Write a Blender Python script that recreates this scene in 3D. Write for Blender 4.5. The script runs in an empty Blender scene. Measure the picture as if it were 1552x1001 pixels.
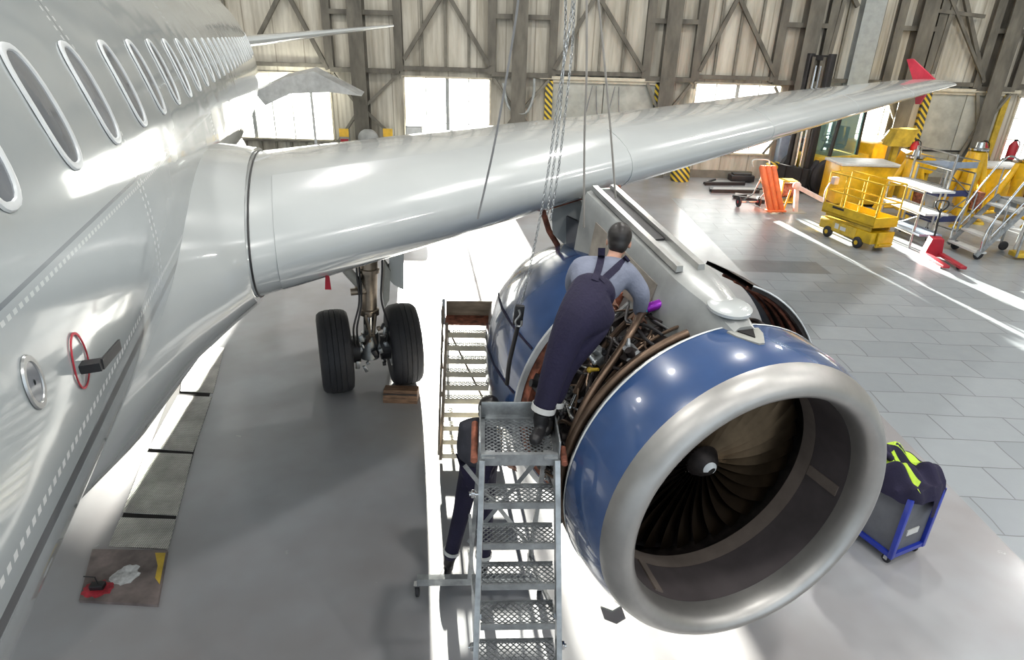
import bpy, bmesh, math, random
from mathutils import Vector, Matrix, Euler
random.seed(7)
SC = bpy.context.scene
COL = SC.collection
PI = math.pi
# ------------------------------------------------------------------ camera
W, H = 1552, 1001
FPX = 955.0
ROLL, PITCH, CZ = math.radians(1.7), math.atan(436/955.0), 4.7
CAM = Vector((0, 0, CZ))
FW = Vector((0, math.cos(PITCH), -math.sin(PITCH)))
R0 = Vector((1, 0, 0)); U0 = R0.cross(FW)
RT = math.cos(ROLL)*R0 + math.sin(ROLL)*U0
UP = -math.sin(ROLL)*R0 + math.cos(ROLL)*U0
cd = bpy.data.cameras.new('camera'); cam = bpy.data.objects.new('camera', cd); COL.objects.link(cam)
cam.matrix_world = Matrix((RT, UP, -FW)).transposed().to_4x4()
cam.location = CAM
cd.sensor_fit = 'HORIZONTAL'; cd.sensor_width = 36.0; cd.lens = 36.0*FPX/W
cd.clip_start = 0.05; cd.clip_end = 500
SC.camera = cam
def ray(px, py): return (px-W/2)/FPX*RT - (py-H/2)/FPX*UP + FW
def G(px, py, z=0.0):
    d = ray(px, py); t = (z-CZ)/d.z; return CAM + d*t
def P(px, py, y):
    d = ray(px, py); return CAM + d*(y/d.y)
AZ = math.atan2(ray(435, 55).x, ray(435, 55).y)
AFT = Vector((math.sin(AZ), math.cos(AZ), 0)); PORT = Vector((math.cos(AZ), -math.sin(AZ), 0))
def ac(w): return Vector((w.dot(PORT), w.dot(AFT), w.z))          # world -> (L, A, z)
def onL(px, py, L):
    d = ray(px, py); return ac(CAM + d*(L/d.dot(PORT)))
# ------------------------------------------------------------------ materials
MC = {}
def _n(nt, t, **kw):
    n = nt.nodes.new(t)
    for k, v in kw.items():
        if k in n.inputs.keys(): n.inputs[k].default_value = v
        else: setattr(n, k, v)
    return n
def mat(name, col, rough=.5, metal=0., nscale=4., namt=.12, bump=0., bscale=40., coat=0., spec=.5, stretch=(1, 1, 1), alpha=1., col2=None):
    m = bpy.data.materials.new(name); m.use_nodes = True
    nt = m.node_tree; b = nt.nodes['Principled BSDF']
    b.inputs['Roughness'].default_value = rough; b.inputs['Metallic'].default_value = metal
    b.inputs['Coat Weight'].default_value = coat; b.inputs['Coat Roughness'].default_value = .06
    b.inputs['Specular IOR Level'].default_value = spec
    tc = _n(nt, 'ShaderNodeTexCoord'); mp = _n(nt, 'ShaderNodeMapping'); mp.inputs['Scale'].default_value = stretch
    nt.links.new(tc.outputs['Object'], mp.inputs['Vector'])
    nz = _n(nt, 'ShaderNodeTexNoise', Scale=nscale, Detail=4.0, Roughness=.6)
    nt.links.new(mp.outputs[0], nz.inputs['Vector'])
    cr = _n(nt, 'ShaderNodeValToRGB')
    c2 = col2 or tuple(max(0, c*(1-2*namt)) for c in col)
    c1 = tuple(min(1, c*(1+namt*.6)) for c in col)
    cr.color_ramp.elements[0].position = .3; cr.color_ramp.elements[1].position = .7
    cr.color_ramp.elements[0].color = (*c2, 1); cr.color_ramp.elements[1].color = (*c1, 1)
    nt.links.new(nz.outputs['Fac'], cr.inputs['Fac']); nt.links.new(cr.outputs['Color'], b.inputs['Base Color'])
    if bump:
        n2 = _n(nt, 'ShaderNodeTexNoise', Scale=bscale, Detail=3.0); nt.links.new(mp.outputs[0], n2.inputs['Vector'])
        bp = _n(nt, 'ShaderNodeBump', Strength=bump, Distance=.02); nt.links.new(n2.outputs['Fac'], bp.inputs['Height'])
        nt.links.new(bp.outputs[0], b.inputs['Normal'])
    MC[name] = m
    return m
def glass(name, col, opac=.15, rough=.05):
    m = bpy.data.materials.new(name); m.use_nodes = True; nt = m.node_tree
    b = nt.nodes['Principled BSDF']; b.inputs['Base Color'].default_value = (*col, 1); b.inputs['Roughness'].default_value = rough
    t = _n(nt, 'ShaderNodeBsdfTransparent'); t.inputs['Color'].default_value = (min(1, col[0]*.3+.7), min(1, col[1]*.3+.7), min(1, col[2]*.3+.7), 1)
    mx = _n(nt, 'ShaderNodeMixShader'); mx.inputs[0].default_value = opac
    nt.links.new(t.outputs[0], mx.inputs[1]); nt.links.new(b.outputs[0], mx.inputs[2])
    nt.links.new(mx.outputs[0], nt.nodes['Material Output'].inputs['Surface'])
    MC[name] = m; return m
def mth(nt, op, a, b=None, c=None, clamp=False):
    n = nt.nodes.new('ShaderNodeMath'); n.operation = op; n.use_clamp = clamp
    for i, v in enumerate((a, b, c)):
        if v is None: continue
        if isinstance(v, (int, float)): n.inputs[i].default_value = v
        else: nt.links.new(v, n.inputs[i])
    return n.outputs[0]
def line(nt, x, at, w):     # 1 inside |x-at|<w
    return mth(nt, 'LESS_THAN', mth(nt, 'ABSOLUTE', mth(nt, 'SUBTRACT', x, at)), w)
def mixc(nt, fac, a, b):
    n = nt.nodes.new('ShaderNodeMix'); n.data_type = 'RGBA'
    if isinstance(fac, (int, float)): n.inputs[0].default_value = fac
    else: nt.links.new(fac, n.inputs[0])
    for i, v in ((6, a), (7, b)):
        if isinstance(v, tuple): n.inputs[i].default_value = (*v, 1)
        else: nt.links.new(v, n.inputs[i])
    return n.outputs[2]
def objxyz(nt):
    tc = nt.nodes.new('ShaderNodeTexCoord'); s = nt.nodes.new('ShaderNodeSeparateXYZ'); nt.links.new(tc.outputs['Object'], s.inputs[0])
    return tc.outputs['Object'], s.outputs[0], s.outputs[1], s.outputs[2]
# ------------------------------------------------------------------ mesh builder
class MB:
    def __init__(s): s.bm = bmesh.new()
    def _face(s, vs):
        try: return s.bm.faces.new(vs)
        except ValueError: return None
    def box(s, c, d, rot=(0, 0, 0), bev=0.0):
        m = Euler(rot).to_matrix(); c = Vector(c)
        h = [x/2 for x in d]
        if bev > 0:
            t = bmesh.new(); bmesh.ops.create_cube(t, size=1)
            for v in t.verts: v.co = Vector((v.co.x*d[0], v.co.y*d[1], v.co.z*d[2]))
            bmesh.ops.bevel(t, geom=t.edges[:], offset=min(bev, min(d)*.45), segments=2, affect='EDGES', profile=.5)
            mp = {v: s.bm.verts.new(c + m @ v.co) for v in t.verts}
            for f in t.faces: s._face([mp[v] for v in f.verts])
            t.free(); return s
        v = [s.bm.verts.new(c + m @ Vector((x*h[0], y*h[1], z*h[2]))) for x in (-1, 1) for y in (-1, 1) for z in (-1, 1)]
        for f in ((0, 1, 3, 2), (4, 6, 7, 5), (0, 4, 5, 1), (2, 3, 7, 6), (0, 2, 6, 4), (1, 5, 7, 3)): s._face([v[i] for i in f])
        return s
    def bar(s, a, b, w, h=None, up=(0, 0, 1), bev=0):
        a, b = Vector(a), Vector(b); d = b-a; L = d.length; d.normalize()
        u = Vector(up)
        if abs(d.dot(u)) > .98: u = Vector((0, 1, 0))
        x = d.cross(u).normalized(); z = x.cross(d)
        m = Matrix((x, d, z)).transposed()
        return s.box((a+b)/2, (w, L, h or w), m.to_euler(), bev)
    def loft(s, rings, cap=True, closed=True):
        R = [[s.bm.verts.new(p) for p in r] for r in rings]; n = len(R[0])
        for i in range(len(R)-1):
            for j in range(n if closed else n-1):
                k = (j+1) % n
                s._face((R[i][j], R[i][k], R[i+1][k], R[i+1][j]))
        if cap and closed:
            s._face(R[0][::-1]); s._face(R[-1])
        return s
    def tube(s, pts, r, n=8, closed=False, cap=True):
        pts = [Vector(p) for p in pts]; N = len(pts)
        rr = r if isinstance(r, (list, tuple)) else [r]*N
        rings = []; u = None
        for i in range(N):
            if closed: t = pts[(i+1) % N]-pts[i-1]
            else: t = pts[min(i+1, N-1)]-pts[max(i-1, 0)]
            if t.length < 1e-9: t = Vector((0, 0, 1))
            t.normalize()
            if u is None: u = t.orthogonal().normalized()
            else:
                u = u - t*u.dot(t)
                u = u.normalized() if u.length > 1e-6 else t.orthogonal().normalized()
            v = t.cross(u)
            rings.append([pts[i]+rr[i]*(math.cos(2*PI*j/n)*u+math.sin(2*PI*j/n)*v) for j in range(n)])
        if closed: rings.append(rings[0]); return s.loft(rings, cap=False)
        return s.loft(rings, cap)
    def cyl(s, a, b, r, r2=None, n=20): return s.tube([a, b], [r, r if r2 is None else r2], n)
    def lathe(s, prof, o=(0, 0, 0), ax=(0, 0, 1), n=48, a0=0., a1=2*PI, cap=False):
        ax = Vector(ax).normalized(); o = Vector(o)
        u = ax.cross(Vector((0, 0, 1)))
        u = u.normalized() if u.length > 1e-4 else Vector((1, 0, 0))
        v = ax.cross(u)
        full = abs(a1-a0-2*PI) < 1e-6
        ths = [a0+(a1-a0)*i/n for i in range(n if full else n+1)]
        rings = [[o+ax*t+r*(math.cos(q)*u+math.sin(q)*v) for q in ths] for t, r in prof]
        return s.loft(rings, cap=cap, closed=full)
    def sph(s, c, r, sc=(1, 1, 1), n=16, rot=(0, 0, 0)):
        m = Euler(rot).to_matrix(); c = Vector(c); k = n//2
        rings = [[c+m @ Vector((r*sc[0]*math.sin(PI*i/k)*math.cos(2*PI*j/n), r*sc[1]*math.sin(PI*i/k)*math.sin(2*PI*j/n), r*sc[2]*math.cos(PI*i/k))) for j in range(n)] for i in range(1, k)]
        s.loft(rings, cap=True); return s
    def prism(s, poly, vec):
        vec = Vector(vec); a = [s.bm.verts.new(Vector(p)) for p in poly]; b = [s.bm.verts.new(Vector(p)+vec) for p in poly]
        n = len(a); s._face(a[::-1]); s._face(b)
        for i in range(n): s._face((a[i], a[(i+1) % n], b[(i+1) % n], b[i]))
        return s
    def torus(s, c, R, r, ax=(0, 0, 1), n=32, m=8, sx=1., up=None):
        ax = Vector(ax).normalized(); u = Vector(up) if up else ax.orthogonal(); u = (u-ax*u.dot(ax)).normalized(); v = ax.cross(u)
        return s.tube([Vector(c)+R*(sx*math.cos(2*PI*i/n)*u+math.sin(2*PI*i/n)*v) for i in range(n)], r, m, closed=True)
    def grid(s, fn, nu, nv):
        V = [[s.bm.verts.new(fn(i/nu, j/nv)) for j in range(nv+1)] for i in range(nu+1)]
        for i in range(nu):
            for j in range(nv): s._face((V[i][j], V[i+1][j], V[i+1][j+1], V[i][j+1]))
        return s
    def mesh(s, name, m, ang=40, solid=0):
        bmesh.ops.recalc_face_normals(s.bm, faces=s.bm.faces[:])
        if solid: bmesh.ops.solidify(s.bm, geom=s.bm.faces[:], thickness=solid)
        me = bpy.data.meshes.new(name); s.bm.to_mesh(me); s.bm.free()
        me.materials.append(m if not isinstance(m, str) else MC[m])
        me.shade_smooth(); me.set_sharp_from_angle(angle=math.radians(ang))
        return me
def obj(name, mb, m, parent=None, ang=40, solid=0, label=None):
    me = mb.mesh(name, m, ang, solid)
    o = bpy.data.objects.new(name, me); COL.objects.link(o)
    if parent: o.parent = parent
    if label: o['label'] = label
    return o
def thing(name, label, cat, loc=(0, 0, 0), rz=0., group=None):
    o = bpy.data.objects.new(name, None); COL.objects.link(o); o.empty_display_size = .2
    o.location = loc; o.rotation_euler = (0, 0, rz); o['label'] = label; o['category'] = cat
    if group: o['group'] = group
    return o
def tag(o, label, cat, group=None, kind=None):
    o['label'] = label; o['category'] = cat
    if group: o['group'] = group
    if kind: o['kind'] = kind
    return o
def struct(name, mb, m, ang=40, label=None, cat=None):
    o = obj(name, mb, m, ang=ang); o['kind'] = 'structure'
    if label: o['label'] = label; o['category'] = cat
    return o
def dup(root, loc, rz, label, group=None):
    r = root.copy(); COL.objects.link(r); r.location = loc; r.rotation_euler = (0, 0, rz); r['label'] = label
    if group: r['group'] = group
    for ch in list(root.children):
        c = ch.copy(); COL.objects.link(c); c.parent = r
        for g in ch.children:
            d = g.copy(); COL.objects.link(d); d.parent = c
    return r
def cm(*pts): return [Vector(p) for p in pts]
def smooth(pts, k=6):
    pts = [Vector(p) for p in pts]; out = []
    for i in range(len(pts)-1):
        p0 = pts[max(i-1, 0)]; p1 = pts[i]; p2 = pts[i+1]; p3 = pts[min(i+2, len(pts)-1)]
        for j in range(k):
            t = j/k
            out.append(.5*((2*p1)+(p2-p0)*t+(2*p0-5*p1+4*p2-p3)*t*t+(-p0+3*p1-3*p2+p3)*t**3))
    out.append(pts[-1]); return out
def lerp(a, b, t): return a+(b-a)*t
def interp(tab, x):
    if x <= tab[0][0]: return tab[0][1]
    for (a, va), (b, vb) in zip(tab, tab[1:]):
        if x <= b:
            t = (x-a)/(b-a)
            return va+(vb-va)*t
    return tab[-1][1]
# palette
mat('white_steel', (.62, .63, .62), .4); mat('black_rubber', (.022, .022, .026), .65, bump=.2); mat('dark_metal', (.05, .048, .05), .45, .6)
mat('steel', (.52, .53, .53), .32, .9, namt=.2); mat('galv', (.42, .44, .45), .42, .75, nscale=9, namt=.2); mat('bronze', (.34, .28, .22), .38, .8, namt=.25)
mat('chrome', (.75, .76, .77), .12, 1.); mat('yellow', (.80, .47, .015), .35, namt=.15, coat=.3); mat('dull_yellow', (.62, .42, .04), .5, namt=.2)
mat('lift_yellow', (.62, .40, .012), .4, namt=.15); mat('orange_red', (.80, .17, .06), .45); mat('red', (.38, .015, .03), .45); mat('pink_white', (.75, .58, .55), .5)
mat('wood', (.23, .13, .075), .7, nscale=6, namt=.35, stretch=(1, 6, 6)); mat('blue_paint', (.013, .035, .36), .35, coat=.3)
mat('navy', (.012, .009, .036), .85, bump=.25, bscale=60); mat('shirt', (.20, .22, .29), .9, bump=.25, bscale=60); mat('skin', (.50, .27, .19), .5); mat('hair', (.012, .009, .008), .42)
mat('boot', (.012, .011, .012), .5); mat('reflective', (.68, .68, .66), .3); mat('lime', (.50, .72, .05), .6)
mat('grey_panel', (.13, .135, .15), .6); mat('tread_plate', (.36, .35, .32), .45, .5, nscale=3, namt=.3, bump=.8, bscale=60)
mat('cover_plate', (.22, .18, .17), .6, .2, nscale=3, namt=.35); mat('white_smear', (.62, .63, .63), .6, nscale=14, namt=.3); mat('red_paint', (.50, .03, .05), .55, nscale=12, namt=.3)
mat('rust', (.36, .12, .07), .7, nscale=12, namt=.4); mat('dark_hole', (.012, .01, .01), .9); mat('rope', (.32, .30, .27), .8); mat('black', (.012, .012, .014), .5)
mat('purple', (.28, .02, .42), .3, .4); mat('cyan', (.05, .45, .6), .3); mat('orange', (.85, .32, .02), .4); mat('cable_grey', (.25, .25, .25), .5)
mat('column', (.155, .142, .115), .7, nscale=3, namt=.25, stretch=(1, 1, .3)); mat('pale_column', (.36, .38, .37), .55, namt=.1)
mat('cream_rail', (.66, .60, .47), .6); mat('door_grey', (.42, .42, .37), .55, nscale=2, namt=.15); mat('gusset', (.20, .185, .15), .7)
mat('grey_box', (.40, .41, .40), .5); mat('blue_grey', (.25, .30, .38), .5); mat('deep_blue', (.04, .05, .15), .6)
mat('plywood', (.40, .31, .22), .7, nscale=5, namt=.2, stretch=(1, 5, 5))
glass('window_glass', (.85, .9, .92), .07); glass('cab_glass', (.3, .5, .5), .2)

def tread_mat():
    m = mat('tread_plate', (.66, .65, .61), .5, .15, nscale=2.5, namt=.25); nt = m.node_tree; b = nt.nodes['Principled BSDF']
    co, x, y, z = objxyz(nt)
    a = mth(nt, 'SINE', mth(nt, 'MULTIPLY', mth(nt, 'ADD', x, y), 150.0)); c = mth(nt, 'SINE', mth(nt, 'MULTIPLY', mth(nt, 'SUBTRACT', x, y), 150.0))
    h = mth(nt, 'MULTIPLY', a, c)
    old = b.inputs['Base Color'].links[0].from_socket
    nt.links.new(mixc(nt, mth(nt, 'MULTIPLY', mth(nt, 'GREATER_THAN', h, .10), .8), old, (.20, .185, .175)), b.inputs['Base Color'])
    bp = _n(nt, 'ShaderNodeBump', Strength=.6, Distance=.01); nt.links.new(h, bp.inputs['Height']); nt.links.new(bp.outputs[0], b.inputs['Normal'])
tread_mat()
# ------------------------------------------------------------------ setting
YW = 25.64
def floor_mat():
    m = bpy.data.materials.new('floor_paint'); m.use_nodes = True; nt = m.node_tree; b = nt.nodes['Principled BSDF']
    co, x, y, z = objxyz(nt)
    n1 = _n(nt, 'ShaderNodeTexNoise', Scale=.45, Detail=4.0, Roughness=.55); nt.links.new(co, n1.inputs['Vector'])
    n2 = _n(nt, 'ShaderNodeTexNoise', Scale=3.0, Detail=6.0, Roughness=.6); nt.links.new(co, n2.inputs['Vector'])
    cr = _n(nt, 'ShaderNodeValToRGB'); cr.color_ramp.elements[0].position = .35; cr.color_ramp.elements[1].position = .68
    cr.color_ramp.elements[0].color = (.29, .28, .285, 1); cr.color_ramp.elements[1].color = (.40, .425, .45, 1)
    nt.links.new(n1.outputs['Fac'], cr.inputs[0])
    base = mixc(nt, mth(nt, 'MULTIPLY', n2.outputs['Fac'], .35), cr.outputs[0], (.29, .26, .255))
    # concrete slabs beyond x = 5.3
    mp = _n(nt, 'ShaderNodeMapping'); mp.inputs['Rotation'].default_value = (0, 0, math.radians(2)); nt.links.new(co, mp.inputs['Vector'])
    wv = _n(nt, 'ShaderNodeTexNoise', Scale=1.2, Detail=2.0); nt.links.new(co, wv.inputs['Vector'])
    vm = _n(nt, 'ShaderNodeVectorMath'); vm.operation = 'MULTIPLY_ADD'; nt.links.new(wv.outputs['Color'], vm.inputs[0]); vm.inputs[1].default_value = (.10, .10, 0); nt.links.new(mp.outputs[0], vm.inputs[2])
    br = _n(nt, 'ShaderNodeTexBrick', Scale=1.0); br.inputs['Mortar Size'].default_value = .012; br.inputs['Brick Width'].default_value = 1.05; br.inputs['Row Height'].default_value = .62
    br.inputs['Color1'].default_value = (.31, .335, .355, 1); br.inputs['Color2'].default_value = (.255, .28, .30, 1); br.inputs['Mortar'].default_value = (.12, .125, .13, 1); br.inputs['Mortar Smooth'].default_value = .6
    nt.links.new(vm.outputs[0], br.inputs['Vector'])
    sl = mixc(nt, mth(nt, 'MULTIPLY', n2.outputs['Fac'], .5), br.outputs['Color'], (.22, .24, .26))
    inpatch = mth(nt, 'MULTIPLY', mth(nt, 'LESS_THAN', mth(nt, 'ABSOLUTE', mth(nt, 'SUBTRACT', x, 6.3)), 1.1), mth(nt, 'LESS_THAN', mth(nt, 'ABSOLUTE', mth(nt, 'SUBTRACT', y, 14.4)), .45))
    sl = mixc(nt, mth(nt, 'MULTIPLY', inpatch, .75), sl, (.13, .135, .14))
    isl = mth(nt, 'GREATER_THAN', x, 5.3)
    isl = mth(nt, 'MULTIPLY', isl, mth(nt, 'LESS_THAN', y, 21.5))
    nt.links.new(mixc(nt, isl, base, sl), b.inputs['Base Color'])
    rr = mth(nt, 'MULTIPLY_ADD', n2.outputs['Fac'], .22, .12)
    rr = mth(nt, 'ADD', rr, mth(nt, 'MULTIPLY', isl, .10))
    nt.links.new(rr, b.inputs['Roughness'])
    bp = _n(nt, 'ShaderNodeBump', Strength=.12, Distance=.01); nt.links.new(mth(nt, 'ADD', n2.outputs['Fac'], mth(nt, 'MULTIPLY', mth(nt, 'MULTIPLY', br.outputs['Fac'], isl), -.6)), bp.inputs['Height']); nt.links.new(bp.outputs[0], b.inputs['Normal'])
    return m
XL, XR, YF, ZC = -22.0, 27.0, -14.0, 13.0
struct('floor', MB().box(((XL+XR)/2, (YW+YF)/2, -.1), (XR-XL, YW-YF, .2)), floor_mat())
def wall_mat():
    m = bpy.data.materials.new('wall_sheet'); m.use_nodes = True; nt = m.node_tree; b = nt.nodes['Principled BSDF']
    co, x, y, z = objxyz(nt)
    mp = _n(nt, 'ShaderNodeMapping'); mp.inputs['Scale'].default_value = (2.2, 2.2, .22); nt.links.new(co, mp.inputs['Vector'])
    n1 = _n(nt, 'ShaderNodeTexNoise', Scale=1.0, Detail=5.0, Roughness=.65); nt.links.new(mp.outputs[0], n1.inputs['Vector'])
    cr = _n(nt, 'ShaderNodeValToRGB'); cr.color_ramp.elements[0].position = .33; cr.color_ramp.elements[1].position = .62
    cr.color_ramp.elements[0].color = (.34, .305, .24, 1); cr.color_ramp.elements[1].color = (.60, .565, .48, 1); nt.links.new(n1.outputs['Fac'], cr.inputs[0])
    seam = mth(nt, 'LESS_THAN', mth(nt, 'ABSOLUTE', mth(nt, 'SUBTRACT', mth(nt, 'FRACT', mth(nt, 'MULTIPLY', x, .93)), .5)), .022)
    nt.links.new(mixc(nt, mth(nt, 'MULTIPLY', seam, .7), cr.outputs[0], (.25, .22, .17)), b.inputs['Base Color'])
    b.inputs['Roughness'].default_value = .6
    rib = mth(nt, 'SINE', mth(nt, 'MULTIPLY', x, 2*PI*5.5))
    bp = _n(nt, 'ShaderNodeBump', Strength=.18, Distance=.03); nt.links.new(rib, bp.inputs['Height']); nt.links.new(bp.outputs[0], b.inputs['Normal'])
    return m
WM = wall_mat()
# openings (x0,x1,z0,z1)
WIN = [(-12.6, -7.2, 1.0, 3.42), (-4.38, -1.1, .93, 3.42), (6.67, 9.91, .95, 3.5), (11.95, 14.7, 1.0, 3.5), (18.95, 22.2, 1.0, 3.35)]
def wall_with_holes(mb, x0, x1, z0, z1, holes, y, t):
    xs = sorted({x0, x1, *[h[0] for h in holes], *[h[1] for h in holes]})
    for a, b in zip(xs, xs[1:]):
        hs = [h for h in holes if h[0] <= a and h[1] >= b]
        if not hs: mb.box(((a+b)/2, y, (z0+z1)/2), (b-a, t, z1-z0)); continue
        h = hs[0]
        mb.box(((a+b)/2, y, (z0+h[2])/2), (b-a, t, h[2]-z0)); mb.box(((a+b)/2, y, (h[3]+z1)/2), (b-a, t, z1-h[3]))
w = MB(); wall_with_holes(w, XL, XR, 0, ZC, WIN, YW+.1, .2); struct('wall_back', w, WM)
mat('side_wall', (.40, .38, .33), .7); mat('ceiling', (.42, .42, .41), .8)
struct('wall_left', MB().box((XL-.1, (YW+YF)/2, ZC/2), (.2, YW-YF, ZC)), 'side_wall')
struct('wall_right', MB().box((XR+.1, (YW+YF)/2, ZC/2), (.2, YW-YF, ZC)), 'side_wall')
struct('ceiling', MB().box(((XL+XR)/2, (YW+YF)/2, ZC+.1), (XR-XL, YW-YF, .2)), 'ceiling')
mat('apron', (.80, .80, .80), .8)
o = obj('ground_outside', MB().box((0, YW+40.2, -.12), (160, 80, .2)), 'apron'); o['kind'] = 'structure'
# windows
for i, (a, b, z0, z1) in enumerate(WIN):
    f = MB(); t = .07
    f.box(((a+b)/2, YW-.02, z0), (b-a+.14, .14, t)); f.box(((a+b)/2, YW-.02, z1), (b-a+.14, .14, t))
    for x in (a, b): f.box((x, YW-.02, (z0+z1)/2), (t, .14, z1-z0))
    fr = struct('window_%d' % (i+1), f, 'cream_rail')
    mu = MB(); n = max(4, round((b-a)/.8))
    for k in range(1, n):
        x = a+(b-a)*k/n; mu.box((x, YW+.03, (z0+z1)/2), (.14 if k == n//2 else .04, .06, z1-z0))
    for k in (1, 2): mu.box(((a+b)/2, YW+.03, lerp(z0, z1, k/3)), (b-a, .04, .03))
    obj('glazing_bars', mu, 'pale_column', fr)
    obj('pane', MB().box(((a+b)/2, YW+.06, (z0+z1)/2), (b-a, .012, z1-z0)), 'window_glass', fr)
# doors
def stripes(name='hazard_stripe'):
    m = bpy.data.materials.new(name); m.use_nodes = True; nt = m.node_tree; b = nt.nodes['Principled BSDF']
    co, x, y, z = objxyz(nt)
    s = mth(nt, 'FRACT', mth(nt, 'MULTIPLY', mth(nt, 'ADD', x, z), 4.6))
    nt.links.new(mixc(nt, mth(nt, 'LESS_THAN', s, .5), (.05, .05, .045), (.70, .50, .04)), b.inputs['Base Color']); MC[name] = m
stripes()
def door(n, a, b, h, right_yellow):
    l = MB()
    for k in range(2):
        l.box((a+(b-a)*(.25+.5*k), YW-.07, h/2), ((b-a)/2-.03, .08, h), bev=.01)
    d = struct('door_%d' % n, l, 'door_grey')
    fr = MB(); fr.box((a-.12, YW-.1, h/2), (.28, .16, h))
    if not right_yellow: fr.box((b+.12, YW-.1, h/2), (.28, .16, h))
    obj('striped_jamb', fr, 'hazard_stripe', d)
    if right_yellow: obj('yellow_jamb', MB().box((b+.1, YW-.1, h/2), (.22, .16, h)), 'dull_yellow', d)
    obj('door_rail', MB().box(((a+b)/2, YW-.16, h+.12), (b-a+1.0, .16, .11)).box(((a+b)/2, YW-.12, h+.01), (b-a, .1, .1)), 'cream_rail', d)
    obj('door_bar', MB().box(((a+b)/2-.3, YW-.14, 1.3), (1.6, .05, .06)), 'dark_metal', d)
    return d
door(1, 1.25, 5.15, 3.42, False); door(2, 15.55, 18.3, 3.4, True)
# steel frame of the back wall: columns, braces, girts
tn = [0]
def trim(mb, m='column'):
    tn[0] += 1; return struct('trim_%d' % tn[0], mb, m)
def wx(px, py=100): return P(px, py, YW-.2).x
def ibeam(x, w, d, z0=0, z1=ZC, m='column'):
    mb = MB(); y = YW-d/2-.005
    mb.box((x, YW-d+.02, (z0+z1)/2), (w, .04, z1-z0)); mb.box((x, YW-.02, (z0+z1)/2), (w, .035, z1-z0)); mb.box((x, y, (z0+z1)/2), (.05, d-.06, z1-z0))
    return trim(mb, m)
clusters = [(500, 545, 605), (745, 787, 837), (980, 1012, 1055), (1176, 1217, 1247), (1348, 1382, 1408), (1490, 1512, 1549)]
LC = P(300, 60, YW-.2).x
for xa, xb, xc in clusters:
    A_, B_, C_ = wx(xa), wx(xb), wx(xc)
    ibeam(A_, .30, .25, 3.6); ibeam(B_, .55, .5, 0); ibeam(C_, .30, .25, 3.6)
    for zz in (5.55, 3.6, 7.4):
        trim(MB().box(((A_+C_)/2, YW-.16, zz), (C_-A_, .2, .16)))
    g = MB()
    g.bar((A_+.1, YW-.2, 3.45), (B_-.1, YW-.3, 2.3), .12, .1); g.bar((C_-.1, YW-.2, 3.45), (B_+.1, YW-.3, 2.3), .12, .1)
    g.bar((A_+.1, YW-.2, 1.0), (B_-.1, YW-.3, 2.2), .12, .1); g.bar((C_-.1, YW-.2, 1.0), (B_+.1, YW-.3, 2.2), .12, .1)
    trim(g, 'gusset')
for (x0, y0), (x1, y1), (x2, y2) in [((390, 60), (430, -20), (497, 105)), ((612, 90), (675, -15), (742, 100)), ((840, 105), (905, -10), (975, 108)), ((1060, 108), (1120, -5), (1175, 115)), ((1252, 100), (1285, -20), (1300, 10)), ((1412, 112), (1457, -30), (1490, 125))]:
    a, b, c = [P(x, y, YW-.22) for x, y in ((x0, y0), (x1, y1), (x2, y2))]
    trim(MB().bar(a, b, .14, .14)); trim(MB().bar(b, c, .14, .14))
a = P(1410, 15, YW-.25); b = P(1492, 25, YW-.25); trim(MB().bar(a, b, .12, .12))
a = P(1438, -10, YW-.28); b = P(1490, 120, YW-.28); trim(MB().bar(a, b, .1, .1))
xs = [wx(c[2]) for c in clusters]; xs0 = [wx(c[0]) for c in clusters]
for a, b in zip([XL]+xs, xs0+[XR]):                           # girt above the doors and windows, beam at the wall's foot
    trim(MB().box(((a+b)/2, YW-.12, 3.72), (b-a-.3, .2, .14)))
    trim(MB().box(((a+b)/2, YW-.1, .14), (b-a-.3, .18, .28)), 'gusset')
    for k in (1, 2, 3):
        if b-a < 2: continue
        trim(MB().box((lerp(a, b, k/4), YW-.06, 8.4), (.09, .1, 9.2)), 'gusset')
ibeam(wx(1302), .75, .4, 0, ZC, 'pale_column')
trim(MB().box((-9.4, YW-.13, .95), (5.4, .12, .08))); trim(MB().box((-9.4, YW-.13, .40), (5.4, .12, .05)))
for k in range(9): trim(MB().box((-11.9+k*.6, YW-.1, .62), (.07, .09, .65)), 'gusset')
# outside panels under window 1 etc. come from the wall itself; pipes on the wall
def pipe(name, pts, r, m, label, cat='pipe'):
    return tag(obj(name, MB().tube(smooth(pts), r, 8), m), label, cat)
pipe('drain_pipe', cm((-2.2+2.75, YW-.35, 3.5), (.55, YW-.4, 2.9), (.35, YW-.45, 2.35), (.0, YW-.45, 2.25), (-.4, YW-.4, 2.5), (-.6, YW-.3, 3.3)), .05, 'pale_column', 'curved pale pipe hanging on the wall between the middle bright window and the striped door')
pipe('wall_conduit', cm((5.62, YW-.3, 3.5), (5.75, YW-.35, 2.2), (5.85, YW-.35, .8)), .045, 'cream_rail', 'thin cream upright pipe just right of the wide striped door')
pipe('downpipe', cm((6.5, YW-.35, 3.3), (6.4, YW-.4, 2.0), (6.4, YW-.4, .0)), .09, 'cream_rail', 'pale downpipe left of the window under the wing')
for k, (xx, lab) in enumerate(((2.75, 'left of two looped cables hanging on the striped door'), (3.6, 'right of two looped cables hanging on the striped door'))):
    tag(obj('hanging_cable', MB().tube(smooth(cm((xx, YW-.25, 3.3), (xx-.15, YW-.28, 2.5), (xx-.25, YW-.28, 1.9), (xx+.05, YW-.28, 1.65), (xx+.3, YW-.28, 1.9), (xx+.2, YW-.27, 2.6), (xx+.15, YW-.25, 3.3))), .022, 6), 'cable_grey'), lab, 'cable', 'looped cables on the striped door')
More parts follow.
